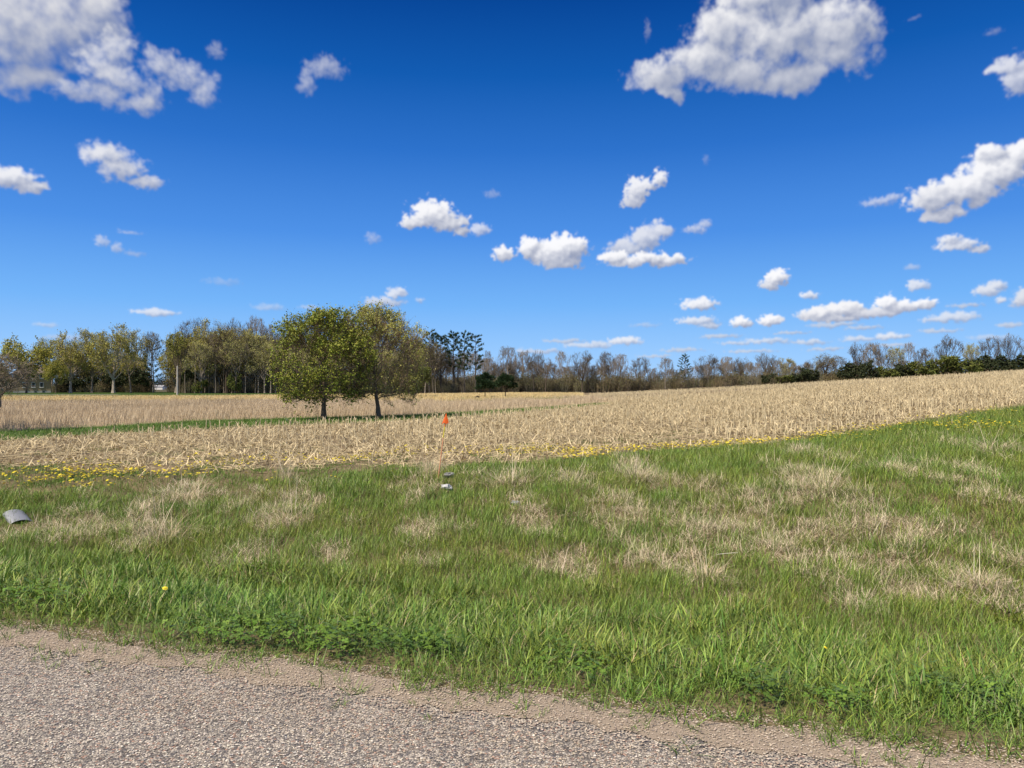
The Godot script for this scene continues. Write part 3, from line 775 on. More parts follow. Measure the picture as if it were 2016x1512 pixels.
func build_trees() -> void:
	wood_mat.vertex_color_use_as_albedo = true; wood_mat.roughness = 0.95; wood_mat.metallic_specular = 0.15; wood_mat.cull_mode = BaseMaterial3D.CULL_DISABLED
	leaf_mat = leafy(0.7, Color(0.5, 0.5, 0.2))
	var grey := Color(0.29, 0.24, 0.19); var brown := Color(0.17, 0.13, 0.095); var pale := Color(0.45, 0.38, 0.30)
	var yg := [Color(0.36, 0.34, 0.06), Color(0.29, 0.30, 0.055), Color(0.40, 0.36, 0.09)]
	var ol := [Color(0.37, 0.345, 0.08), Color(0.33, 0.29, 0.09), Color(0.40, 0.385, 0.09)]
	var og := [Color(0.40, 0.385, 0.13), Color(0.35, 0.345, 0.095), Color(0.43, 0.40, 0.19)]
	for k in 2:
		prototype("maple", broadleaf({"h": 16.0, "w": 12.0, "fork": 0.2, "bark": brown, "up": -0.6, "leaf_cols": yg, "leaves": 4, "leaf": 0.42, "counts": [10, 6, 6, 6], "twig": 0.03}), 16.0, 12.0)
		prototype("maple2", broadleaf({"h": 17.0, "w": 9.0, "fork": 0.25, "bark": brown, "leaf_cols": [yg[1], ol[2], Color(0.2, 0.2, 0.06)], "up": -0.4, "leaves": 3, "leaf": 0.34, "counts": [8, 6, 5, 6], "twig": 0.03}), 17.0, 9.0)
		prototype("olive", broadleaf({"h": 17.0, "w": 12.0, "fork": 0.2, "bark": pale, "twig_col": Color(0.2, 0.165, 0.1), "up": -0.25, "leaf_cols": ol, "leaves": 4, "leaf": 0.30, "counts": [9, 6, 6, 7], "twig": 0.045, "trunk": 0.42, "lift": 0.2}), 17.0, 12.0)
		prototype("olive2", broadleaf({"h": 17.0, "w": 11.0, "fork": 0.27, "bark": grey, "twig_col": Color(0.24, 0.21, 0.16), "up": -0.1, "leaf_cols": og, "leaves": 2, "leaf": 0.28, "counts": [8, 6, 6, 7], "twig": 0.035, "lift": 0.22}), 17.0, 11.0)
	for k in 3:
		prototype("bare_round", broadleaf({"h": 16.0, "w": 10.0, "fork": 0.27, "bark": Color(0.12, 0.10, 0.075), "twig_col": Color(0.165, 0.14, 0.095), "counts": [9, 6, 6, 7], "twig": 0.042, "lift": 0.2}), 16.0, 10.0)
		prototype("bare_tall", broadleaf({"h": 17.0, "w": 6.5, "fork": 0.35, "leader": 0.85, "leader_taper": 0.3, "trunk": 0.2, "bark": grey, "twig_col": Color(0.23, 0.195, 0.13), "counts": [14, 4, 5, 6], "twig": 0.038, "lift": 0.3}), 17.0, 6.5)
		prototype("pole_tree", broadleaf({"h": 15.0, "w": 4.0, "fork": 0.5, "leader": 0.92, "leader_taper": 0.25, "trunk": 0.13, "bark": Color(0.25, 0.21, 0.17), "twig_col": Color(0.225, 0.19, 0.125), "counts": [10, 3, 4, 5], "twig": 0.036, "lift": 0.3}), 15.0, 4.0)
	for k in 2: prototype("pale_pole", broadleaf({"h": 14.0, "w": 3.6, "fork": 0.45, "leader": 0.92, "leader_taper": 0.25, "trunk": 0.075, "wobble": 0.1, "bark": Color(0.30, 0.25, 0.19), "twig_col": Color(0.27, 0.235, 0.14), "leaf_cols": og, "leaves": 1, "leaf": 0.2, "counts": [9, 3, 3, 4], "twig": 0.034, "lift": 0.3}), 14.0, 3.6)
	prototype("oak", broadleaf({"h": 17.0, "w": 14.0, "fork": 0.26, "up": -0.3, "bark": Color(0.085, 0.065, 0.05), "twig_col": Color(0.19, 0.15, 0.09), "leaf_cols": ol, "leaves": 1, "leaf": 0.2, "counts": [8, 6, 5, 6], "twig": 0.04, "wobble": 0.12, "trunk": 0.45}), 17.0, 14.0)
	prototype("leaning", broadleaf({"h": 11.0, "w": 8.0, "fork": 0.3, "bark": brown, "counts": [6, 5, 5, 6], "twig": 0.034, "wobble": 0.1, "arch": 0.2}), 11.0, 8.0)
	prototype("white_pine", tall_pine(16.0, 6.5, 0.42, 0.0, 46), 16.0, 6.5)
	prototype("white_pine", tall_pine(16.0, 6.5, 0.45, 0.0, 40), 16.0, 6.5)
	prototype("white_pine2", tall_pine(16.0, 6.0, 0.36, 0.3, 30), 16.0, 6.0)
	prototype("pine", tall_pine(15.0, 9.0, 0.1, 0.1, 60), 15.0, 8.0)
	prototype("spruce", tall_pine(12.0, 6.0, 0.3, 0.0, 44), 12.0, 5.5)
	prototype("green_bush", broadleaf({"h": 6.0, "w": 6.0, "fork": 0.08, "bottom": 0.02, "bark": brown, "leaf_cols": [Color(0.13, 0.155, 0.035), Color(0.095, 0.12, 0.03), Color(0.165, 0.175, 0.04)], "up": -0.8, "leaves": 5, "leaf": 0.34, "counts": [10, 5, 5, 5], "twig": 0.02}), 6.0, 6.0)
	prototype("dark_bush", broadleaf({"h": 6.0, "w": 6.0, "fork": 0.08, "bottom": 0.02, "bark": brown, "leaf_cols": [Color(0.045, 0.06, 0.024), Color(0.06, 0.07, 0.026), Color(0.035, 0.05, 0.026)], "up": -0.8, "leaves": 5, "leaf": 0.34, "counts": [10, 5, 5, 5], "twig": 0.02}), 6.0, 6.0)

	for t in TREES:
		var called: String = {"maple": "maple_tree", "maple2": "maple_tree", "oak": "oak_tree", "pine": "pine_tree", "white_pine": "white_pine", "white_pine2": "white_pine", "spruce": "spruce_tree", "olive": "budding_tree", "olive2": "budding_tree"}.get(t[0], "bare_tree")
		var group := "lawn trees beside the brick house" if t[1] < -95.0 else "trees of the middle wood" if t[1] < -8.0 else "trees of the far tree line"
		plant(t[0], called, t[1], t[2], t[3], t[4], t[5], "tree", group)

	# the crowd of smaller trunks between and behind them: left px, right px as sideways slopes, distances, heights, kinds, count
	var crowd := [
		[-0.60, -0.478, 240.0, 275.0, 9.0, 14.0, ["olive2", "bare_round", "olive"], 26, "tree crowded behind the lawn trees", "smaller trees behind the lawn"],
		[-0.437, -0.30, 206.0, 250.0, 11.0, 17.5, ["pole_tree", "olive2", "olive2", "bare_tall", "olive", "bare_round"], 84, "slender tree among the crowded trunks of the middle wood", "crowded trunks of the middle wood"],
		[-0.425, -0.30, 203.0, 206.0, 10.0, 15.0, ["pale_pole", "pole_tree", "olive2"], 16, "thin tree at the very front of the middle wood", "pale front trunks of the middle wood"],
		[-0.30, -0.09, 203.0, 206.0, 9.0, 14.0, ["pale_pole", "pole_tree", "olive2"], 20, "thin tree at the front of the wood behind the field trees", "pale front trunks behind the field trees"],
		[-0.30, -0.115, 206.0, 250.0, 11.0, 17.0, ["pole_tree", "pole_tree", "olive2", "bare_tall", "bare_round"], 60, "slender tree in the wood behind the two field trees", "trunks behind the two field trees"],
		[-0.115, -0.03, 208.0, 245.0, 8.0, 12.5, ["pole_tree", "bare_tall", "bare_round"], 26, "thin bare tree among the white pine trunks", "bare trees among the pines"],
		[-0.03, 0.15, 236.0, 285.0, 7.5, 10.5, ["pole_tree", "bare_tall", "bare_round"], 50, "grey bare tree in the low tree line, left stretch", "bare trees of the tree line, left stretch"],
		[0.15, 0.39, 255.0, 295.0, 7.0, 9.5, ["pole_tree", "bare_tall", "bare_round"], 60, "grey bare tree in the low tree line beyond the crest", "bare trees of the tree line beyond the crest"],
		[0.38, 0.70, 270.0, 300.0, 8.0, 11.5, ["bare_tall", "bare_round", "bare_round"], 30, "tree showing between the hedge bushes", "bare trees in the hedge"],
	]
	for w in crowd:
		for k in w[7]:
			var u := lerpf(w[0], w[1], (k + r(0.0, 1.0)) / w[7])
			var d := r(w[2], w[3])
			var kinds: Array = w[6]
			var h := r(w[4], w[5])
			var kk: String = kinds[rng.randi() % kinds.size()]
			plant(kk, "budding_tree" if kk.begins_with("olive") else "bare_tree", u * d, d, h, h * (0.27 if kk == "pole_tree" or kk == "pale_pole" else 0.38 if kk == "bare_tall" else 0.6) * r(0.85, 1.15), ("short " if h < lerpf(w[4], w[5], 0.33) else "tall " if h > lerpf(w[4], w[5], 0.67) else "middling ") + ("olive-budding " if kk.begins_with("olive") else "round-headed " if kk == "bare_round" else "") + w[8], "tree", w[9])

	# bushes that can be told apart along the hedge on the right: slope, distance, height, width, kind, label
	var hedge := [
		[0.383, 252.0, 7.5, 9.0, "dark_bush", "dark bush at the left end of the hedge before the oak"], [0.356, 256.0, 5.0, 8.0, "green_bush", "low green bush in front of the low bare trees"],
		[0.44, 250.0, 9.0, 9.0, "dark_bush", "tall dark bush right of the spreading oak"], [0.462, 248.0, 10.0, 6.0, "dark_bush", "pointed dark bush below the tall bare cluster"],
		[0.485, 250.0, 8.0, 8.0, "green_bush", "olive bush under the tall bare cluster"], [0.505, 252.0, 8.5, 9.0, "dark_bush", "dark low bush right of the tall cluster"],
		[0.53, 250.0, 10.0, 10.0, "green_bush", "green bush left of the big hedge tree"], [0.555, 248.0, 12.0, 11.0, "green_bush", "tall green bush at the foot of the big hedge tree"],
		[0.585, 248.0, 12.0, 11.0, "green_bush", "broad green bush between the big hedge trees"], [0.612, 250.0, 11.5, 10.0, "dark_bush", "dark bush below the second big hedge tree"],
		[0.635, 250.0, 11.5, 10.0, "dark_bush", "dark bush second from the right edge of the hedge"], [0.662, 250.0, 11.5, 11.0, "dark_bush", "dark bush at the right edge of the hedge"], [0.69, 250.0, 11.5, 11.0, "dark_bush", "dark bush just past the right edge of the hedge"],
		[0.335, 258.0, 5.5, 7.0, "dark_bush", "small dark bush in the tree line past the crest"], [0.305, 262.0, 4.5, 7.0, "green_bush", "small olive bush in the tree line past the crest"],
		[-0.125, 126.0, 5.0, 5.4, "green_bush", "dark green bush behind the right field tree"],
		[-0.405, 204.0, 3.6, 4.2, "green_bush", "low bright green bush at the wood corner by the pole"], [-0.36, 203.0, 6.0, 3.6, "green_bush", "slim green sapling at the wood edge"],
		[-0.575, 238.0, 5.0, 8.0, "dark_bush", "dark bush behind the first lawn trunks"], [-0.545, 240.0, 5.0, 9.0, "dark_bush", "dark bush behind the middle lawn trunks"], [-0.513, 238.0, 6.0, 9.0, "dark_bush", "dark bush behind the last lawn trunks"], [-0.487, 236.0, 7.0, 8.0, "dark_bush", "dark bush under the shaggy pine at the gap"],
		[-0.42, 212.0, 8.0, 5.0, "dark_bush", "dark tall bush in the shade of the wood corner"],
	]
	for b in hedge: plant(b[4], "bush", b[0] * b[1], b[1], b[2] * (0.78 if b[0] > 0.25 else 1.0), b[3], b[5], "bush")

	# brown brush at the foot of the woods
	var sm := shrub(4.0, 3.6, 46, Color(0.195, 0.17, 0.125), [Color(0.165, 0.165, 0.07), Color(0.17, 0.155, 0.09)], 1, 0.18)
	var xf := []; var cols := []
	for seg in [[-0.60, -0.468, 236.0, 275.0, 2.5, 5.5, 110], [-0.43, -0.115, 206.0, 240.0, 1.8, 5.0, 340], [-0.437, -0.115, 245.0, 275.0, 7.0, 11.0, 260], [-0.13, 0.0, 206.0, 240.0, 2.4, 5.2, 160], [-0.13, 0.15, 240.0, 290.0, 4.0, 7.5, 260], [0.13, 0.7, 255.0, 300.0, 4.0, 7.5, 380]]:
		for k in seg[6]:
			var u := r(seg[0], seg[1]); var d := lerpf(seg[2], seg[3], pow(r(0.0, 1.0), 1.5))
			if u > -0.03 and u < 0.15: d = maxf(d, 232.0)
			var s := r(seg[4], seg[5]) / 4.0
			xf.append(spun(on_ground(u * d, d, -0.1), r(0.0, TAU), s)); cols.append(tint(Color(0.95, 0.92, 0.85), 0.25))
	many("undergrowth", sm, wood_mat, xf, cols, "brown leafless brush crowding the foot of the woods", "undergrowth")

	# far wood seen through the gap by the pole
	var fm := shrub(9.0, 9.0, 40, Color(0.10, 0.09, 0.10), [Color(0.05, 0.06, 0.06)], 1, 0.5)
	xf = []; cols = []
	for k in 110:
		var u := r(-0.70, 0.75); var d := r(700.0, 820.0)
		if k < 40: u = r(-0.50, -0.42)
		xf.append(spun(Vector3(u * d, -0.6, -d), r(0.0, TAU), r(1.0, 1.5))); cols.append(Color(1, 1, 1))
	many("distant_woods", fm, wood_mat, xf, cols, "dark far-off wood seen through the gap by the pole", "woods")


# The two leafy trees standing on the grass strip, and the small round pines.
func build_field_trees() -> void:
	var bark := Color(0.15, 0.115, 0.08)
	var t := broadleaf({"skirt": 8, "h": 5.35, "w": 4.9, "fork": 0.17, "bottom": 0.07, "fine": true, "trunk": 0.125, "bark": bark, "twig_col": Color(0.12, 0.09, 0.06), "wobble": 0.06, "up": -0.78, "leader": 0.6, "leader_taper": 0.4, "counts": [20, 7, 7, 6], "shoots": 46, "gaps": 0.75, "gap_level": -0.16, "twig": 0.012, "leaves": 5, "leaf": 0.10, "lift": 0.2,
		"leaf_cols": [Color(0.215, 0.265, 0.036), Color(0.26, 0.285, 0.045), Color(0.165, 0.215, 0.035), Color(0.29, 0.295, 0.05)]})
	var a := thing("leafy_tree", "dense olive-green leafy tree, left of the pair in the field", "tree", on_ground(-9.48, 38.75), "pair of trees on the grass strip")
	for key in t: part(key, t[key], leaf_mat if key == "leaves" else wood_mat, a)
	t = broadleaf({"skirt": 8, "h": 5.45, "w": 5.4, "fork": 0.18, "bottom": 0.09, "fine": true, "trunk": 0.12, "bark": Color(0.19, 0.15, 0.11), "twig_col": Color(0.27, 0.20, 0.12), "wobble": 0.06, "up": -0.78, "leader": 0.55, "leader_taper": 0.4, "counts": [20, 7, 7, 7], "shoots": 50, "gaps": 0.75, "gap_level": -0.05, "twig": 0.016, "leaves": 5, "leaf": 0.078, "lift": 0.24,
		"leaf_cols": [Color(0.42, 0.42, 0.11), Color(0.37, 0.375, 0.10), Color(0.48, 0.46, 0.16), Color(0.30, 0.31, 0.075)]})
	a = thing("leafy_tree", "paler, finely budding tree, right of the pair in the field", "tree", on_ground(-7.12, 41.06), "pair of trees on the grass strip")
	for key in t: part(key, t[key], leaf_mat if key == "leaves" else wood_mat, a)
	t = dense_conifer(3.5, 2.9, 0.26, 0.85, 800, Color(0.022, 0.045, 0.018))
	a = thing("small_pine", "larger of two small round dark pines in the meadow", "tree", on_ground(-3.85, 110.0), "small round pines in the meadow")
	for key in t: part("needles" if key == "leaves" else key, t[key], leaf_mat if key == "leaves" else wood_mat, a)
	t = dense_conifer(3.4, 3.1, 0.27, 0.95, 760, Color(0.024, 0.048, 0.018))
	a = thing("small_pine", "smaller round dark pine standing right of its twin", "tree", on_ground(-1.0, 116.0), "small round pines in the meadow")
	for key in t: part("needles" if key == "leaves" else key, t[key], leaf_mat if key == "leaves" else wood_mat, a)

# Tangled leafless bush cut by the left edge of the view.
func build_bare_bush() -> void:
	var bark := Color(0.20, 0.165, 0.13)
	var t := broadleaf({"h": 3.1, "w": 3.3, "fork": 0.14, "bottom": 0.1, "fine": true, "trunk": 0.085, "bark": bark, "twig_col": Color(0.27, 0.22, 0.16), "wobble": 0.18, "counts": [11, 7, 6, 6], "twig": 0.015, "arch": 0.2, "twig_len": 1.3, "lift": -0.05})
	var a := thing("bare_bush", "tangled leafless grey bush cut by the left picture edge", "bush", on_ground(-19.9, 29.0))
	for key in t:
		var m: ArrayMesh = t[key]
		if m.get_surface_count(): part(key, m, wood_mat, a)


# ---------------------------------------------------------------- house and pole
func box(called: String, size: Vector3, at: Vector3, mat: Material, parent: Node3D) -> MeshInstance3D:
	var b := BoxMesh.new(); b.size = size
	return part(called, b, mat, parent, at)

func roof_mesh(l: float, w: float, h: float, ridge: float) -> ArrayMesh:
	var b := Build.new()
	var c := Color(1, 1, 1)
	var p := [Vector3(-l, 0, w), Vector3(l, 0, w), Vector3(l, 0, -w), Vector3(-l, 0, -w), Vector3(-ridge, h, 0), Vector3(ridge, h, 0)]
	b.quad(p[0], p[4], p[5], p[1], c); b.quad(p[2], p[5], p[4], p[3], c); b.tri(p[1], p[5], p[2], c); b.tri(p[3], p[4], p[0], c); b.quad(p[0], p[1], p[2], p[3], c)
	return b.mesh()

func house_window(parent: Node3D, at: Vector3, w: float, h: float, frame: Material, glass: Material) -> void:
	var fr := box("window", Vector3(w + 0.24, h + 0.24, 0.10), at, frame, parent)
	box("pane", Vector3(w * 0.92, h * 0.47, 0.03), Vector3(0, h * 0.25, 0.06), glass, fr)
	box("pane", Vector3(w * 0.92, h * 0.47, 0.03), Vector3(0, -h * 0.25, 0.06), glass, fr)
	box("sill", Vector3(w + 0.4, 0.12, 0.12), Vector3(0, -h * 0.5 - 0.18, 0.06), frame, fr)

func build_house() -> void:
	var brick := earth(Color(0.27, 0.205, 0.13), Color(0.43, 0.335, 0.215), 0.2, 1.6, 41)
	var roof := earth(Color(0.13, 0.105, 0.085), Color(0.21, 0.175, 0.14), 0.2, 2.0, 42)
	var white := plain(0.72, 0.7, 0.66, 0.5)
	var glass := plain(0.03, 0.035, 0.04, 0.08)
	var d := 222.0
	var a := thing("brick_house", "two-storey tan brick house with white windows behind the yellow maple", "house", on_ground(-138.3, d))
	a.rotation.y = 0.53
	var hw := 4.6
	box("wall", Vector3(hw * 2, 5.0, 8.0), Vector3(0, 0.55 + 2.5, -4.0), brick, a)
	box("foundation", Vector3(hw * 2 + 0.06, 0.6, 8.06), Vector3(0, 0.28, -4.0), plain(0.5, 0.48, 0.43), a)
	var rf := part("roof", roof_mesh(hw + 0.5, 4.6, 2.6, 1.6), roof, a, Vector3(0, 5.55, -4.0))
	box("chimney", Vector3(0.8, 2.0, 0.8), Vector3(-1.2, 2.2, -1.0), brick, rf)
	for x in [-1.9, 0.3, 2.3]:
		house_window(a, Vector3(x, 2.3, 0.06), 0.75, 1.25, white, glass)
		house_window(a, Vector3(x, 4.75, 0.06), 0.75, 1.0, white, glass)
		box("basement_window", Vector3(0.6, 0.28, 0.04), Vector3(x + 0.5, 0.3, 0.05), glass, a)
	box("wing", Vector3(9.0, 3.2, 6.0), Vector3(-hw - 4.52, 1.9, -3.6), brick, a)
	part("wing_roof", roof_mesh(5.0, 3.6, 2.0, 3.0), roof, a, Vector3(-hw - 4.6, 3.5, -3.6))
	house_window(a, Vector3(-hw - 3.0, 1.9, -0.54), 0.9, 1.2, white, glass)
	house_window(a, Vector3(-hw - 6.4, 1.9, -0.54), 0.9, 1.2, white, glass)

	var pole := thing("utility_pole", "pale bare pole standing in the gap left of the wood", "pole", on_ground(-71.7, 165.0))
	var cy := CylinderMesh.new(); cy.height = 6.1; cy.bottom_radius = 0.17; cy.top_radius = 0.13; cy.radial_segments = 12
	part("shaft", cy, plain(0.58, 0.52, 0.45), pole, Vector3(0, 3.05, 0))
	var cap := CylinderMesh.new(); cap.height = 0.1; cap.bottom_radius = 0.15; cap.top_radius = 0.05; cap.radial_segments = 12
	part("cap", cap, plain(0.4, 0.38, 0.36), pole, Vector3(0, 6.15, 0))
	var barn := thing("white_shed", "long low white shed far off in the gap by the pole", "shed", Vector3(-222.0, 0.0, -480.0))
	box("wall", Vector3(11.0, 1.9, 6.0), Vector3(0, 0.95, 0), white, barn)
	part("roof", roof_mesh(5.8, 3.3, 1.0, 5.6), plain(0.4, 0.4, 0.42), barn, Vector3(0, 1.9, 0))


# ---------------------------------------------------------------- grass
func clump(kind: String) -> ArrayMesh:
	var b := Build.new()
	match kind:
		"lush":   # long broad arching blades
			for k in 42:
				b.blade(Vector3(r(-0.1, 0.1), -0.02, r(-0.1, 0.1)), r(0.0, TAU), r(0.0, 1.0), r(0.2, 2.4), r(0.08, 0.24), r(0.0035, 0.0095), 4, tint(Color(0.162, 0.24, 0.043), 0.6), r(-0.6, 0.6))
			for k in 1:
				b.blade(Vector3(r(-0.1, 0.1), -0.02, r(-0.1, 0.1)), r(0.0, TAU), r(0.1, 0.7), r(0.3, 1.2), r(0.16, 0.3), 0.004, 3, tint(Color(0.42, 0.34, 0.2), 0.2))
		"green":   # finer, shorter
			for k in 36:
				b.blade(Vector3(r(-0.11, 0.11), -0.02, r(-0.11, 0.11)), r(0.0, TAU), r(0.0, 0.55), r(0.1, 1.3), r(0.09, 0.22), r(0.003, 0.006), 3, tint(Color(0.18, 0.26, 0.044), 0.58), r(-0.6, 0.6))
			for k in 5:
				b.blade(Vector3(r(-0.1, 0.1), -0.01, r(-0.1, 0.1)), r(0.0, TAU), r(0.4, 1.3), r(0.0, 0.8), r(0.1, 0.24), 0.0035, 3, tint(Color(0.45, 0.37, 0.22), 0.22))
		"short":
			for k in 30:
				b.blade(Vector3(r(-0.12, 0.12), -0.01, r(-0.12, 0.12)), r(0.0, TAU), r(0.0, 0.7), r(0.1, 1.2), r(0.04, 0.11), r(0.003, 0.006), 3, tint(Color(0.13, 0.212, 0.03), 0.42))
		"dead":   # matted, lying
			for k in 46:
				b.blade(Vector3(r(-0.13, 0.13), r(0.0, 0.05), r(-0.13, 0.13)), r(0.0, TAU), r(0.8, 1.5), r(-0.9, 1.5), r(0.08, 0.27), r(0.002, 0.005), 4, Color(0.74, 0.63, 0.45) * r(0.55, 1.2), r(-0.6, 0.6))
			for k in 15:
				b.blade(Vector3(r(-0.11, 0.11), -0.01, r(-0.11, 0.11)), r(0.0, TAU), r(0.0, 0.6), r(0.1, 1.2), r(0.1, 0.2), 0.0045, 3, tint(Color(0.135, 0.215, 0.034), 0.4))
		"fringe":   # sparse flat blades creeping onto the gravel
			for k in 12:
				b.blade(Vector3(r(-0.05, 0.05), 0.0, r(-0.05, 0.05)), r(0.0, TAU), r(0.4, 1.2), r(0.1, 0.6), r(0.05, 0.16), r(0.004, 0.008), 3, tint(Color(0.135, 0.205, 0.036), 0.4))
		"clover":   # small round leaflets in threes on short stems
			for k in 16:
				var p := Vector3(r(-0.11, 0.11), r(0.05, 0.15), r(-0.11, 0.11))
				var n := (Vector3.UP + dirn() * 0.5).normalized()
				var col := tint(Color(0.115, 0.195, 0.03), 0.35)
				for q in 3:
					var u := Basis(n, TAU * q / 3.0 + k) * n.cross(Vector3(0.2, 0.3, 1)).normalized()
					var s := n.cross(u); var c := p + u * 0.012; var l := r(0.009, 0.014)
					b.quad(c - u * l, c + s * l * 0.9, c + u * l, c - s * l * 0.9, col)
		"tan":   # meadow: thin dead stems
			for k in 26:
				b.blade(Vector3(r(-0.35, 0.35), -0.02, r(-0.35, 0.35)), r(0.0, TAU), r(0.0, 0.35), r(0.0, 0.6), r(0.3, 0.72), r(0.009, 0.018), 2, Color(0.53, 0.435, 0.295) * r(0.75, 1.25))
		"yellow":
			for k in 22:
				b.blade(Vector3(r(-0.5, 0.5), -0.02, r(-0.5, 0.5)), r(0.0, TAU), r(0.0, 0.5), r(0.0, 0.5), r(0.2, 0.42), r(0.02, 0.035), 2, tint(Color(0.60, 0.48, 0.25), 0.22))
	return b.mesh()

func dead_amount(x: float, d: float) -> float:
	var m := 0.0
	for p in DEAD_GRASS:
		var dx: float = (x - p[0]) / (p[2] * 1.25); var dz: float = (d - p[1]) / (p[3] * 1.6 + 0.1)
		var q := dx * dx + dz * dz
		if q < 2.0: m = maxf(m, 1.15 - q * 0.75)
	return m

func build_grass() -> void:
	var gm := leafy(0.45, Color(0.4, 0.5, 0.1))
	gm.metallic_specular = 0.4
	var dm := leafy(0.7, Color(0.25, 0.22, 0.14))
	var kinds := ["lush", "green", "short", "dead", "fringe", "clover"]
	var sets := {}
	for k in kinds:
		sets[k] = []
		for q in 3: sets[k].append([clump(k), [], []])
	for band in [[2.6, 5.0, 0.085, 0.95], [5.0, 8.0, 0.10, 1.0], [8.0, 13.0, 0.125, 1.1], [13.0, 20.0, 0.17, 1.35], [20.0, 34.0, 0.25, 1.8]]:
		var d: float = band[0]
		while d < band[1]:
			var half := d * 0.74 + 1.0
			var x := -half
			while x < half:
				var px: float = x + r(-0.5, 0.5) * band[2]; var pd: float = d + r(-0.5, 0.5) * band[2]
				x += band[2]
				var t := across_road(px, pd)
				var ragged := 0.16 * bumps.get_noise_1d(px * 1.4 + 9.0) + 0.10 * bumps.get_noise_1d(px * 5.0)
				if t < 0.22 + ragged: continue
				var edge := line_at(FIELD_EDGE, px)
				if pd > edge + 0.25 + 0.5 * patchy.get_noise_2d(px * 1.5, pd * 1.5): continue
				var kind := "green"
				var n := patchy.get_noise_2d(px, pd); var n2 := patchy.get_noise_2d(px * 2.6 + 70.0, pd * 2.6)
				var dead := dead_amount(px, pd)
				var to_field := edge - pd
				if t < 0.36 + ragged: kind = "fringe"
				elif t < 3.3 + n * 1.3 and dead < 0.6: kind = "lush"
				else:
					dead = dead * 0.75 + n2 * 0.7 + patchy.get_noise_2d(px * 6.0, pd * 6.0) * 0.5 + n * 0.2
					if to_field < 1.6: dead -= 0.25
					if dead + r(-0.42, 0.42) > 0.69: kind = "dead"
					if to_field < (1.9 if px < -4.0 else 0.7) and kind == "green": kind = "short"
				if absf(px + 7.15) < 0.42 and pd > 10.6 and pd < 11.6: kind = "short"
				for q in [[-1.07, 13.0], [-1.04, 12.25], [0.05, 11.2]]:
					if absf(px - q[0]) < 0.14 and pd - q[1] < 0.1 and pd - q[1] > -0.45: kind = "short"
				if kind == "lush" and t < 1.4:
					for c in CLOVER:
						var q := pow((px - c[0]) / c[2], 2.0) + pow((pd - c[1]) / (c[3] + 0.06), 2.0)
						if q < 1.0 and r(0.0, 1.0) < 0.42: kind = "clover"
				if kind == "fringe" and r(0.0, 1.0) < 0.45: continue
				var s: float = band[3] * r(0.75, 1.2)
				if kind == "dead": s *= 0.85
				if kind == "lush": s *= lerpf(0.55, 1.05, smoothstep(0.3, 1.1, t)) * (1.0 + n2 * 0.5)
				var col := Color(1, 1, 1) * (1.0 + 0.35 * n2)
				if kind == "lush" or kind == "green" or kind == "short": col = Color(col.r * (1.0 + 0.2 * n), col.g, col.b)
				var one: Array = sets[kind][rng.randi() % 3]
				one[1].append(spun(on_ground(px, pd), r(0.0, TAU), s, r(0.85, 1.15))); one[2].append(Color(col.r, col.g, col.b, 1))
			d += band[2]
	# stray tufts on the gravel
	for k in 260:
		var px := r(-5.0, 3.5)
		one_tuft(sets, px, road_edge(px) + 0.34 - absf(r(-1.0, 1.0) * r(0.0, 0.6)))
	var labels := {"lush": "long lush green grass along the road edge", "green": "fine green grass on the ditch bank", "short": "short mown green grass by the field edge", "dead": "matted bleached dead grass on the ditch bank", "fringe": "flat blades creeping onto the gravel edge", "clover": "clover leaves at the road edge"}
	for k in kinds:
		for one in sets[k]:
			many({"dead": "dead_grass", "clover": "clover_leaves"}.get(k, "grass"), one[0], dm if k == "dead" else gm, one[1], one[2], labels[k], "clover" if k == "clover" else "grass")
	# grass strip below the field trees
	var sx := []; var sc := []
	var x := -24.0
	while x < 7.5:
		var a := line_at(STRIP_NEAR, x); var b := line_at(STRIP_FAR, x)
		var d := a
		while d < b:
			var px := x + r(-0.2, 0.2); var pd := d + r(-0.2, 0.2)
			sx.append(spun(on_ground(px, pd), r(0.0, TAU), r(1.8, 2.6), 0.9)); sc.append(Color(1, 1, 1) * (0.9 + 0.3 * patchy.get_noise_2d(px, pd)))
			d += 0.4
		x += 0.4
	many("grass", clump("short"), gm, sx, sc, "short green grass of the strip below the two field trees", "grass")
	# loose stone chips on the road and its shoulder
	var stones := []
	for q in 4:
		var b := Build.new()
		var top := Vector3(r(-0.2, 0.2), r(0.5, 0.8), r(-0.2, 0.2)); var ring := []
		for k in 5: ring.append(Vector3(cos(TAU * k / 5.0 + r(-0.3, 0.3)), r(-0.1, 0.25), sin(TAU * k / 5.0)) * r(0.75, 1.1))
		for k in 5:
			b.tri(ring[k], top, ring[(k + 1) % 5], Color(1, 1, 1)); b.tri(ring[(k + 1) % 5], Vector3(0, -0.6, 0), ring[k], Color(1, 1, 1))
		stones.append([b.mesh(), [], []])
	var lift := 0.003
	var stm := StandardMaterial3D.new(); stm.vertex_color_use_as_albedo = true; stm.roughness = 0.8; stm.metallic_specular = 0.35
	var dust := [Color(0.46, 0.38, 0.295), Color(0.38, 0.315, 0.245), Color(0.56, 0.475, 0.375), Color(0.27, 0.225, 0.18)]
	var chip := [Color(0.63, 0.57, 0.48), Color(0.51, 0.455, 0.385), Color(0.40, 0.335, 0.285), Color(0.32, 0.29, 0.265), Color(0.71, 0.655, 0.565), Color(0.19, 0.18, 0.175)]
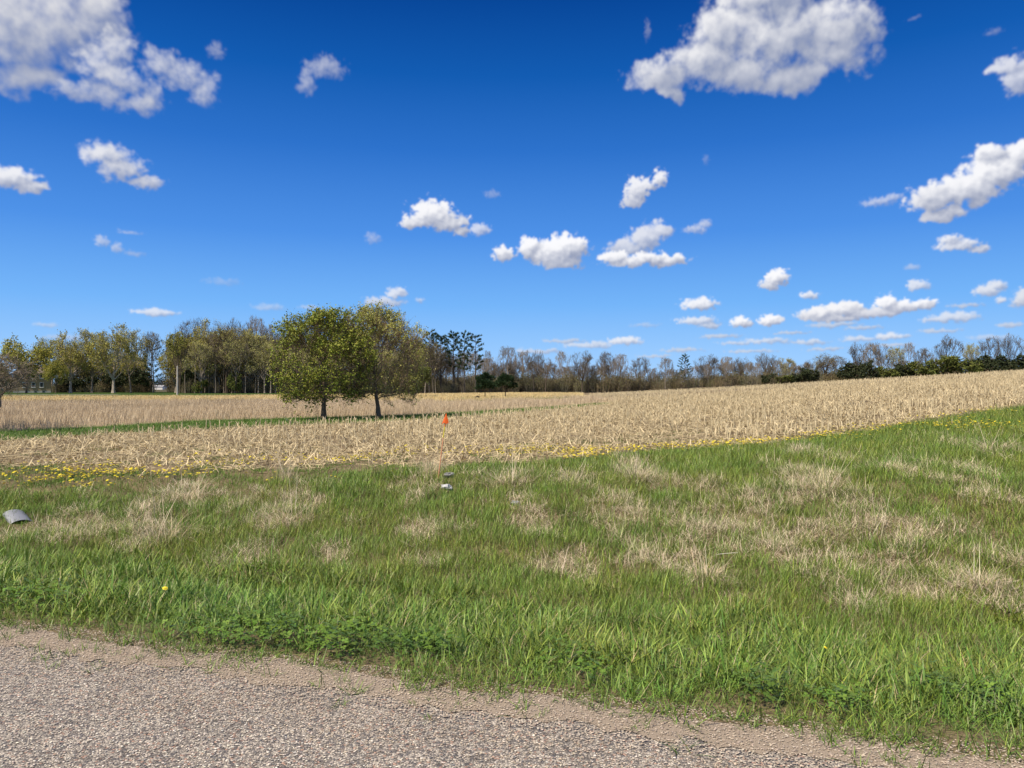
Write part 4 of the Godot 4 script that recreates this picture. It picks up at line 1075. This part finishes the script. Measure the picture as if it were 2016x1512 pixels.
	for k in 130000:
		var px := r(-5.2, 4.0); var t := lerpf(0.42, -2.6, r(0.0, 1.0)); var pd := road_edge(px) + t / 0.949
		if pd < 2.8 or absf(px) > pd * 0.72 + 0.2: continue
		var sandy := smoothstep(-0.75, -0.02, t + 0.16 * bumps.get_noise_1d(px * 2.0) + 0.25 * patchy.get_noise_2d(px * 2.0, pd * 2.0))
		var fine := r(0.0, 1.0) < sandy
		var worn := smoothstep(-1.0, -1.9, t) * 0.35 + 0.35 * blotch.get_noise_2d(px * 14.0, pd * 14.0)
		if not fine and r(0.0, 1.0) < 0.38 + worn: continue
		var s := r(0.003, 0.0065) if fine else r(0.003, 0.0064)
		var one: Array = stones[rng.randi() % 4]
		one[1].append(Transform3D(Basis(Vector3.UP, r(0.0, TAU)) * Basis.from_scale(Vector3(s * r(0.8, 1.4), s * r(0.5, 0.8), s)), on_ground(px, pd, 0.008 if t > -0.12 else 0.003))); one[2].append(tint(dust[rng.randi() % 4] if fine else chip[rng.randi() % 6], 0.15))
	for one in stones: many("gravel", one[0], stm, one[1], one[2], "stone chips set in the road and loose on its shoulder", "gravel")

func one_tuft(sets: Dictionary, px: float, pd: float) -> void:
	var one: Array = sets["fringe"][rng.randi() % 3]
	one[1].append(spun(on_ground(px, pd), r(0.0, TAU), r(0.35, 0.9))); one[2].append(Color(1, 1, 1))


# ---------------------------------------------------------------- dandelions
func dandelion_mesh(full: bool) -> ArrayMesh:
	var b := Build.new()
	var yellow := Color(0.86, 0.72, 0.05)
	if full: b.tube([Vector3.ZERO, Vector3(0.004, 0.05, 0.002), Vector3(0.0, 0.1, 0.0)], [0.002, 0.002, 0.002], 3, Color(0.16, 0.2, 0.06))
	var o := Vector3(0, 0.1 if full else 0.0, 0)
	for ring in 2:
		var n := 9 - ring * 3
		for k in n:
			var a := TAU * k / n + ring * 0.3; var a2 := TAU * (k + 0.9) / n + ring * 0.3
			var rr := 0.024 - ring * 0.009; var y := 0.004 + ring * 0.006
			b.tri(o + Vector3(0, y + 0.002, 0), o + Vector3(cos(a) * rr, y + r(-0.003, 0.004), sin(a) * rr), o + Vector3(cos(a2) * rr, y + r(-0.003, 0.004), sin(a2) * rr), tint(yellow, 0.15))
	return b.mesh()

func build_dandelions() -> void:
	var m := leafy(0.6, Color(0.3, 0.22, 0.02))
	var spots := []
	for c in DANDELIONS:
		for k in int(c[4] * 1.8):
			var q := Vector2(r(-1.0, 1.0) + r(-0.5, 0.5), r(-1.0, 1.0) + r(-0.4, 0.4))
			spots.append(Vector3(c[0] + q.x * c[2], c[1] + q.y * c[3], 0))
	for k in 110:   # a thin scatter along the whole edge
		var x := r(-13.0, 19.0)
		spots.append(Vector3(x, line_at(FIELD_EDGE, x) + r(-1.4, 1.6), 0))
	spots.sort_custom(func(a, b): return a.y < b.y)
	var shapes := [dandelion_mesh(true), dandelion_mesh(true)]
	var first: MeshInstance3D
	var xf := []; var cols := []
	for k in spots.size():
		var s: Vector3 = spots[k]
		var at := on_ground(s.x, s.y, r(-0.02, 0.04) + (0.07 if s.x > 7.0 else 0.0)); var turn := Basis(Vector3.UP, r(0.0, TAU)) * Basis(Vector3.RIGHT, r(-0.2, 0.55)) * Basis.from_scale(Vector3.ONE * r(0.65, 1.2))
		if k < 300:
			var o := MeshInstance3D.new(); o.name = numbered("dandelion"); o.mesh = shapes[k % 2]; o.material_override = m; o.transform = Transform3D(turn, at)
			add_child(o); tag(o, "yellow dandelion in bloom in the grass along the field edge", "dandelion", "dandelions along the field edge")
		else:
			xf.append(Transform3D(turn, at)); cols.append(Color(1, 1, 1))
	many("dandelion_blooms", shapes[0], m, xf, cols, "farther yellow dandelions in bloom along the field edge", "dandelions")
	var near := [[-2.45, 5.42, 0.2, "single yellow dandelion in the tall grass by the road, lower left", 0.8], [1.86, 4.62, 0.17, "tiny yellow dandelion in the tall grass, lower right", 0.45]]
	for n in near:
		var o := whole("dandelion", shapes[0], m, on_ground(n[0], n[1], n[2]), n[3], "dandelion")
		o.rotation_degrees = Vector3(25, 40, 0); o.scale = Vector3.ONE * n[4]


# ---------------------------------------------------------------- corn stubble
func stalk_mesh(h: float, husks: int) -> ArrayMesh:
	var b := Build.new()
	var col := Color(0.65, 0.55, 0.345) * r(0.8, 1.15)
	var lean := Vector3(r(-0.1, 0.1), 0, r(-0.1, 0.1)) * h
	b.tube([Vector3(0, -0.03, 0), Vector3(lean.x * 0.5, h * 0.5, lean.z * 0.5), Vector3(lean.x, h, lean.z)], [0.015, 0.013, 0.0115], 5, col, true)
	for k in husks:
		b.blade(Vector3(lean.x, h, lean.z) * r(0.3, 0.95), r(0.0, TAU), r(0.1, 0.9), r(0.4, 2.0), r(0.1, 0.28), r(0.014, 0.03), 3, Color(0.70, 0.58, 0.36) * r(0.75, 1.2), r(-0.6, 0.6))
	return b.mesh()

func build_corn() -> void:
	var m := leafy(0.75, Color(0.2, 0.17, 0.1))
	var shapes := []
	for k in 8: shapes.append(stalk_mesh(r(0.24, 0.5), rng.randi_range(1, 3)))
	var spots := []
	var e := Vector2(cos(0.20), sin(0.20)); var nrm := Vector2(-e.y, e.x)
	var row := 8.0
	while row < 128.0:
		var s := -70.0
		while s < 110.0:
			s += 0.17 + 0.14 * r(0.0, 1.0) + (0.0 if row < 60.0 else 0.12)
			var p := e * s + nrm * (row + r(-0.07, 0.07))
			var x := p.x; var d := p.y
			if d < 12.0 or absf(x) > d * 0.73 + 1.5: continue
			if d < line_at(FIELD_EDGE, x) + 0.5 or d > line_at(CORN_FAR, x) - 0.4 or d > 122.0: continue
			var deep := d - line_at(FIELD_EDGE, x)
			var keep := 0.66 + 0.55 * blotch.get_noise_2d(x, d)
			if x < 5.0: keep = lerpf(0.12, keep, smoothstep(0.5, 8.5, deep + 4.0 * blotch.get_noise_2d(x * 2.0, d * 2.0)) * (1.0 - 0.15 * smoothstep(5.0, -10.0, x)))
			if r(0.0, 1.0) > keep: continue
			spots.append([x, d, 1.0 if x > 5.0 else lerpf(0.6, 1.05, smoothstep(2.0, 13.0, deep))])
		row += 0.76
	spots.sort_custom(func(a, b): return a[1] - 2.0 * a[2] < b[1] - 2.0 * b[2])
	var sets := []
	for k in 8: sets.append([[], []])
	for k in spots.size():
		var s: Array = spots[k]
		var xf := Transform3D(Basis(Vector3.UP, r(0.0, TAU)) * Basis(Vector3.RIGHT, r(-0.16, 0.16) if r(0.0, 1.0) < 0.9 else r(-1.0, 1.0)) * Basis.from_scale(Vector3(1.05, r(0.75, 1.25), 1.05) * s[2]), on_ground(s[0], s[1]))
		if k < 300:
			var o := MeshInstance3D.new(); o.name = numbered("corn_stalk"); o.mesh = shapes[k % 8]; o.material_override = m; o.transform = xf
			add_child(o); tag(o, "pale cut corn stalk standing in the stubble near the field edge", "corn stalk", "cut corn stalks near the field edge")
		else:
			sets[k % 8][0].append(xf); sets[k % 8][1].append(Color(1, 1, 1) * r(0.8, 1.1))
	for k in 8: many("corn_stubble", shapes[k], m, sets[k][0], sets[k][1], "pale cut corn stalks covering the field to its crest", "corn stubble")
	# leaves, husks and stalk pieces lying between the rows
	var lit := []
	for q in 4:
		var b := Build.new()
		for k in 20:
			var at := Vector3(r(-0.32, 0.32), r(0.0, 0.05), r(-0.32, 0.32))
			if k < 5:
				var yaw := r(0.0, TAU); var dir := Vector3(cos(yaw), r(-0.02, 0.16), sin(yaw)) * r(0.12, 0.36)
				b.tube([at, at + dir], [0.009, 0.008], 4, Color(0.60, 0.49, 0.295) * r(0.75, 1.15))
			else:
				b.blade(at, r(0.0, TAU), r(0.8, 1.5), r(-0.5, 0.8), r(0.1, 0.36), r(0.006, 0.021), 3, Color(0.68, 0.565, 0.345) * r(0.45, 1.25), r(-0.8, 0.8))
		lit.append([b.mesh(), [], []])
	var d := 13.0
	while d < 75.0:
		var step := 0.34 + d * 0.006
		var x := -d * 0.74 - 1.0
		while x < d * 0.74 + 1.0:
			var px := x + r(-0.3, 0.3); var pd := d + r(-0.3, 0.3)
			x += step
			if pd < line_at(FIELD_EDGE, px) + 0.1 + 0.5 * patchy.get_noise_2d(px, pd) or pd > line_at(CORN_FAR, px): continue
			if patchy.get_noise_2d(px * 0.8, pd * 0.8) < -0.42: continue
			var one: Array = lit[rng.randi() % 4]
			one[1].append(spun(on_ground(px, pd), r(0.0, TAU), r(0.8, 1.15) * (1.0 + d * 0.004))); one[2].append(Color(1, 1, 1) * r(0.7, 1.05))
		d += step
	for one in lit: many("corn_litter", one[0], m, one[1], one[2], "corn leaves and stalk pieces lying between the rows", "corn litter")
	# green weeds in the first rows
	var wx := []; var wc := []
	for k in 4200:
		var px := r(-12.0, 12.0); var pd := line_at(FIELD_EDGE, px) + absf(r(-1.0, 1.0) * r(0.2, 1.0)) * 9.0
		if blotch.get_noise_2d(px * 5.0, pd * 5.0) < -0.02 or px > 6.0 and r(0.0, 1.0) < 0.8: continue
		wx.append(spun(on_ground(px, pd), r(0.0, TAU), r(0.6, 1.1), 0.7)); wc.append(tint(Color(0.9, 0.95, 0.9), 0.2))
	many("weeds", clump("short"), leafy(0.6, Color(0.3, 0.4, 0.1)), wx, wc, "low green weeds between the first corn rows", "weeds")


func build_meadow() -> void:
	var m := leafy(0.8, Color(0.2, 0.17, 0.12))
	var sets := []
	for q in 3: sets.append([clump("tan"), [], []])
	var d := 26.0
	while d < 100.0:
		var step := 0.45 + d * 0.003
		var x := -d * 0.74 - 2.0
		while x < 10.0:
			var px := x + r(-0.3, 0.3); var pd := d + r(-0.3, 0.3)
			x += step
			if px > 9.0 or pd < line_at(STRIP_FAR, px) - 0.1 or pd > line_at(MEADOW_FAR, px): continue
			var n := blotch.get_noise_2d(px, pd)
			if pd > 72.0 and px > -20.0 and patchy.get_noise_2d(px * 0.2, pd * 0.2) > 0.0: continue
			var dark := 1.0 - 0.45 * smoothstep(0.12, 0.35, n) * smoothstep(-22.0, -32.0, px)
			var one: Array = sets[rng.randi() % 3]
			one[1].append(spun(on_ground(px, pd), r(0.0, TAU), r(0.7, 1.05), r(0.7, 1.0))); one[2].append(Color(1, 1, 1) * dark * r(0.88, 1.1))
		d += step
	for one in sets: many("meadow_grass", one[0], m, one[1], one[2], "tall tan dead grass of the flat meadow", "meadow grass")
	var yel := clump("yellow")
	var xf := []; var cols := []
	for k in 12000:
		var u := r(-0.72, 0.09); var dd := sqrt(r(82.0 * 82.0, 198.0 * 198.0)); var px := u * dd
		if dd < line_at(MEADOW_FAR, minf(px, 9.5)) or dd > line_at(STUBBLE_FAR, px): continue
		xf.append(spun(on_ground(px, dd), r(0.0, TAU), r(0.9, 1.3))); cols.append(tint(Color(1, 1, 1), 0.15))
	many("stubble", yel, m, xf, cols, "short yellow stubble along the foot of the woods", "stubble")
	# green ground around the small pines
	var gx := []; var gc := []
	for k in 900:
		var px := r(-8.0, 9.0); var pd := r(88.0, 114.0)
		if patchy.get_noise_2d(px * 0.25, pd * 0.25) < 0.0: continue
		gx.append(spun(on_ground(px, pd), r(0.0, TAU), 4.0, 0.6)); gc.append(tint(Color(1.1, 1.0, 1.0), 0.2))
	many("grass", clump("short"), leafy(), gx, gc, "green grass around the two small pines", "grass")


# ---------------------------------------------------------------- dry tufts and small things
func build_tufts() -> void:
	var m := leafy(0.75, Color(0.25, 0.22, 0.14))
	for t in TUFTS:
		var b := Build.new()
		var h: float = t[2]
		var flat: bool = t[3].begins_with("flat") or t[3].begins_with("low")
		var upright: bool = t[3].contains("upright")
		for k in 190:
			var o := sqrt(r(0.0, 1.0)) * h * (0.75 if flat else 0.3); var yaw := r(0.0, TAU)
			var at := Vector3(cos(yaw) * o, -0.02, sin(yaw) * o * (0.5 if flat else 1.0))
			var lean := r(0.9, 1.5) if flat else r(0.0, 0.3) if upright else r(0.1, 0.9)
			var bend := r(-0.3, 0.6) if flat else r(0.0, 0.5) if upright else r(0.5, 2.2)
			b.blade(at, yaw + r(-1.4, 1.4), lean, bend, h * r(0.35, 1.15), r(0.003, 0.006), 4, tint(Color(0.54, 0.45, 0.30), 0.28), r(-0.6, 0.6))
		for k in 7: b.blade(Vector3(r(-0.1, 0.1), 0.0, r(-0.1, 0.1)), r(0.0, TAU), r(0.2, 1.0), r(-0.1, 0.3), h * r(1.0, 1.7), 0.006, 3, tint(Color(0.60, 0.52, 0.38), 0.15))
		whole("dry_grass_tuft", b.mesh(), m, on_ground(t[0], t[1]), t[3], "grass tuft")

func build_small_things() -> void:
	# orange marker: a leaning stake with a yellow band and a folded orange pennant on top
	var at := on_ground(-1.24, 12.76)
	var mk := thing("marker_flag", "orange pennant on a leaning stake at the field edge", "marker", at)
	var top := Vector3(0.14, 1.02, 0.0)
	var s := Build.new(); s.tube([Vector3(0, -0.1, 0), top * 0.72], [0.010, 0.009], 8, Color(1, 1, 1))
	part("stake", smooth(s), plain(0.62, 0.30, 0.17, 0.6), mk)
	s = Build.new(); s.tube([top * 0.72, top * 0.9], [0.0095, 0.0095], 8, Color(1, 1, 1))
	part("band", smooth(s), plain(0.65, 0.55, 0.06, 0.6), mk)
	s = Build.new(); s.tube([top * 0.9, top * 1.1], [0.009, 0.006], 8, Color(1, 1, 1))
	part("tip", smooth(s), plain(0.7, 0.16, 0.03, 0.5), mk)
	var f := Build.new()
	var apex := top + Vector3(0.01, 0.13, 0.0)
	var folds := 14; var rim := []
	for k in folds: rim.append(top + Vector3(cos(TAU * k / folds) * (0.048 + 0.012 * (k % 2)), -0.045 + 0.012 * sin(k * 1.7), sin(TAU * k / folds) * 0.03))
	for k in folds:
		var a: Vector3 = rim[k]; var b: Vector3 = rim[(k + 1) % folds]
		f.tri(a, apex, b, Color(1, 1, 1))
	var fm := plain(0.72, 0.13, 0.025, 0.55); fm.cull_mode = BaseMaterial3D.CULL_DISABLED; fm.backlight_enabled = true; fm.backlight = Color(0.4, 0.1, 0.02)
	part("pennant", f.mesh(), fm, mk)
	# culvert end in the ditch
	var cv := thing("culvert_pipe", "grey galvanised culvert end poking out of the ditch at left", "culvert", on_ground(-7.2, 11.3, 0.0))
	cv.rotation = Vector3(0.14, 0.75, 0.0); cv.scale = Vector3(0.85, 0.42, 0.6)
	var metal := StandardMaterial3D.new(); metal.albedo_color = lin(0.34, 0.355, 0.38); metal.metallic = 0.5; metal.roughness = 0.55; metal.cull_mode = BaseMaterial3D.CULL_DISABLED
	var pipe := Build.new(); var pts := []; var rad := []
	for k in 26:
		pts.append(Vector3(0, 0.03, -0.9 + k * 0.04)); rad.append(0.165 + 0.008 * sin(k * 2.1))
	pipe.tube(pts, rad, 20, Color(1, 1, 1))
	part("barrel", smooth(pipe), metal, cv)
	var lip := TorusMesh.new(); lip.inner_radius = 0.155; lip.outer_radius = 0.185; lip.rings = 24; lip.ring_segments = 8
	var lp := part("rim", lip, metal, cv, Vector3(0, 0.03, 0.105)); lp.rotation.x = PI / 2
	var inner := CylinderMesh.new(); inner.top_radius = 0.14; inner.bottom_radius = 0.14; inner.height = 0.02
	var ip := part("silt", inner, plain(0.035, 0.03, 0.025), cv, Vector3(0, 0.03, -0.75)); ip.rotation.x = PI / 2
	# pale stones
	var sm := earth(Color(0.36, 0.37, 0.40), Color(0.66, 0.66, 0.68), 0.12, 0.3, 61)
	var dull := earth(Color(0.12, 0.12, 0.125), Color(0.40, 0.40, 0.41), 0.12, 0.25, 62)
	for q in [[-1.07, 13.0, 0.075, "dull grey stone, uppermost of two below the orange marker"], [-1.04, 12.25, 0.07, "pale grey stone, lower of two below the orange marker"], [0.05, 11.2, 0.06, "dark-sided grey stone on a dead grass hump mid bank"]]:
		whole("stone", stone_mesh(q[2]), sm if q[1] < 12.5 and q[1] > 12.0 else dull, on_ground(q[0], q[1], q[2] * 0.6), q[3], "stone")
	whole("earth_clod", stone_mesh(0.42), plain(0.05, 0.04, 0.03), on_ground(-4.9, 108.0, 0.0), "dark clod of earth beside the larger small pine", "clod")
	var hb := Build.new()
	hb.blade(Vector3.ZERO, 0.3, 0.3, 1.6, 0.42, 0.13, 5, Color(0.78, 0.72, 0.6)); hb.blade(Vector3(0.02, 0, 0), 2.6, 0.2, 1.1, 0.36, 0.1, 5, Color(0.72, 0.66, 0.54))
	whole("corn_husk", hb.mesh(), leafy(), on_ground(-10.0, 34.2, 0.12), "white curled corn husk sticking up left of the field trees", "corn husk")
	# three bleached straw blades on the bank
	var wb := Build.new()
	for k in 4: wb.blade(Vector3(k * 0.06, 0.16, -k * 0.03), 0.25 + k * 0.16, 1.3, 0.25, r(0.1, 0.19), 0.010, 3, Color(0.8, 0.76, 0.66))
	whole("straw_blades", wb.mesh(), leafy(), on_ground(2.18, 8.25, 0.1), "few white bleached straw blades beside the sprawling tuft", "straw")

func stone_mesh(size: float) -> ArrayMesh:
	var b := Build.new()
	var n := FastNoiseLite.new(); n.seed = rng.randi(); n.frequency = 1.1
	var rows := 7; var cols := 10; var p := []
	for j in rows + 1:
		for k in cols:
			var th := PI * j / rows; var ph := TAU * k / cols
			var v := Vector3(sin(th) * cos(ph) * 1.2, cos(th) * 0.7, sin(th) * sin(ph))
			p.append(v * size * (1.0 + 0.9 * n.get_noise_3dv(v * 1.7)))
	for j in rows:
		for k in cols:
			var a: int = j * cols + k; var c: int = j * cols + (k + 1) % cols
			b.quad(p[a], p[c], p[c + cols], p[a + cols], Color(1, 1, 1))
	return b.mesh()
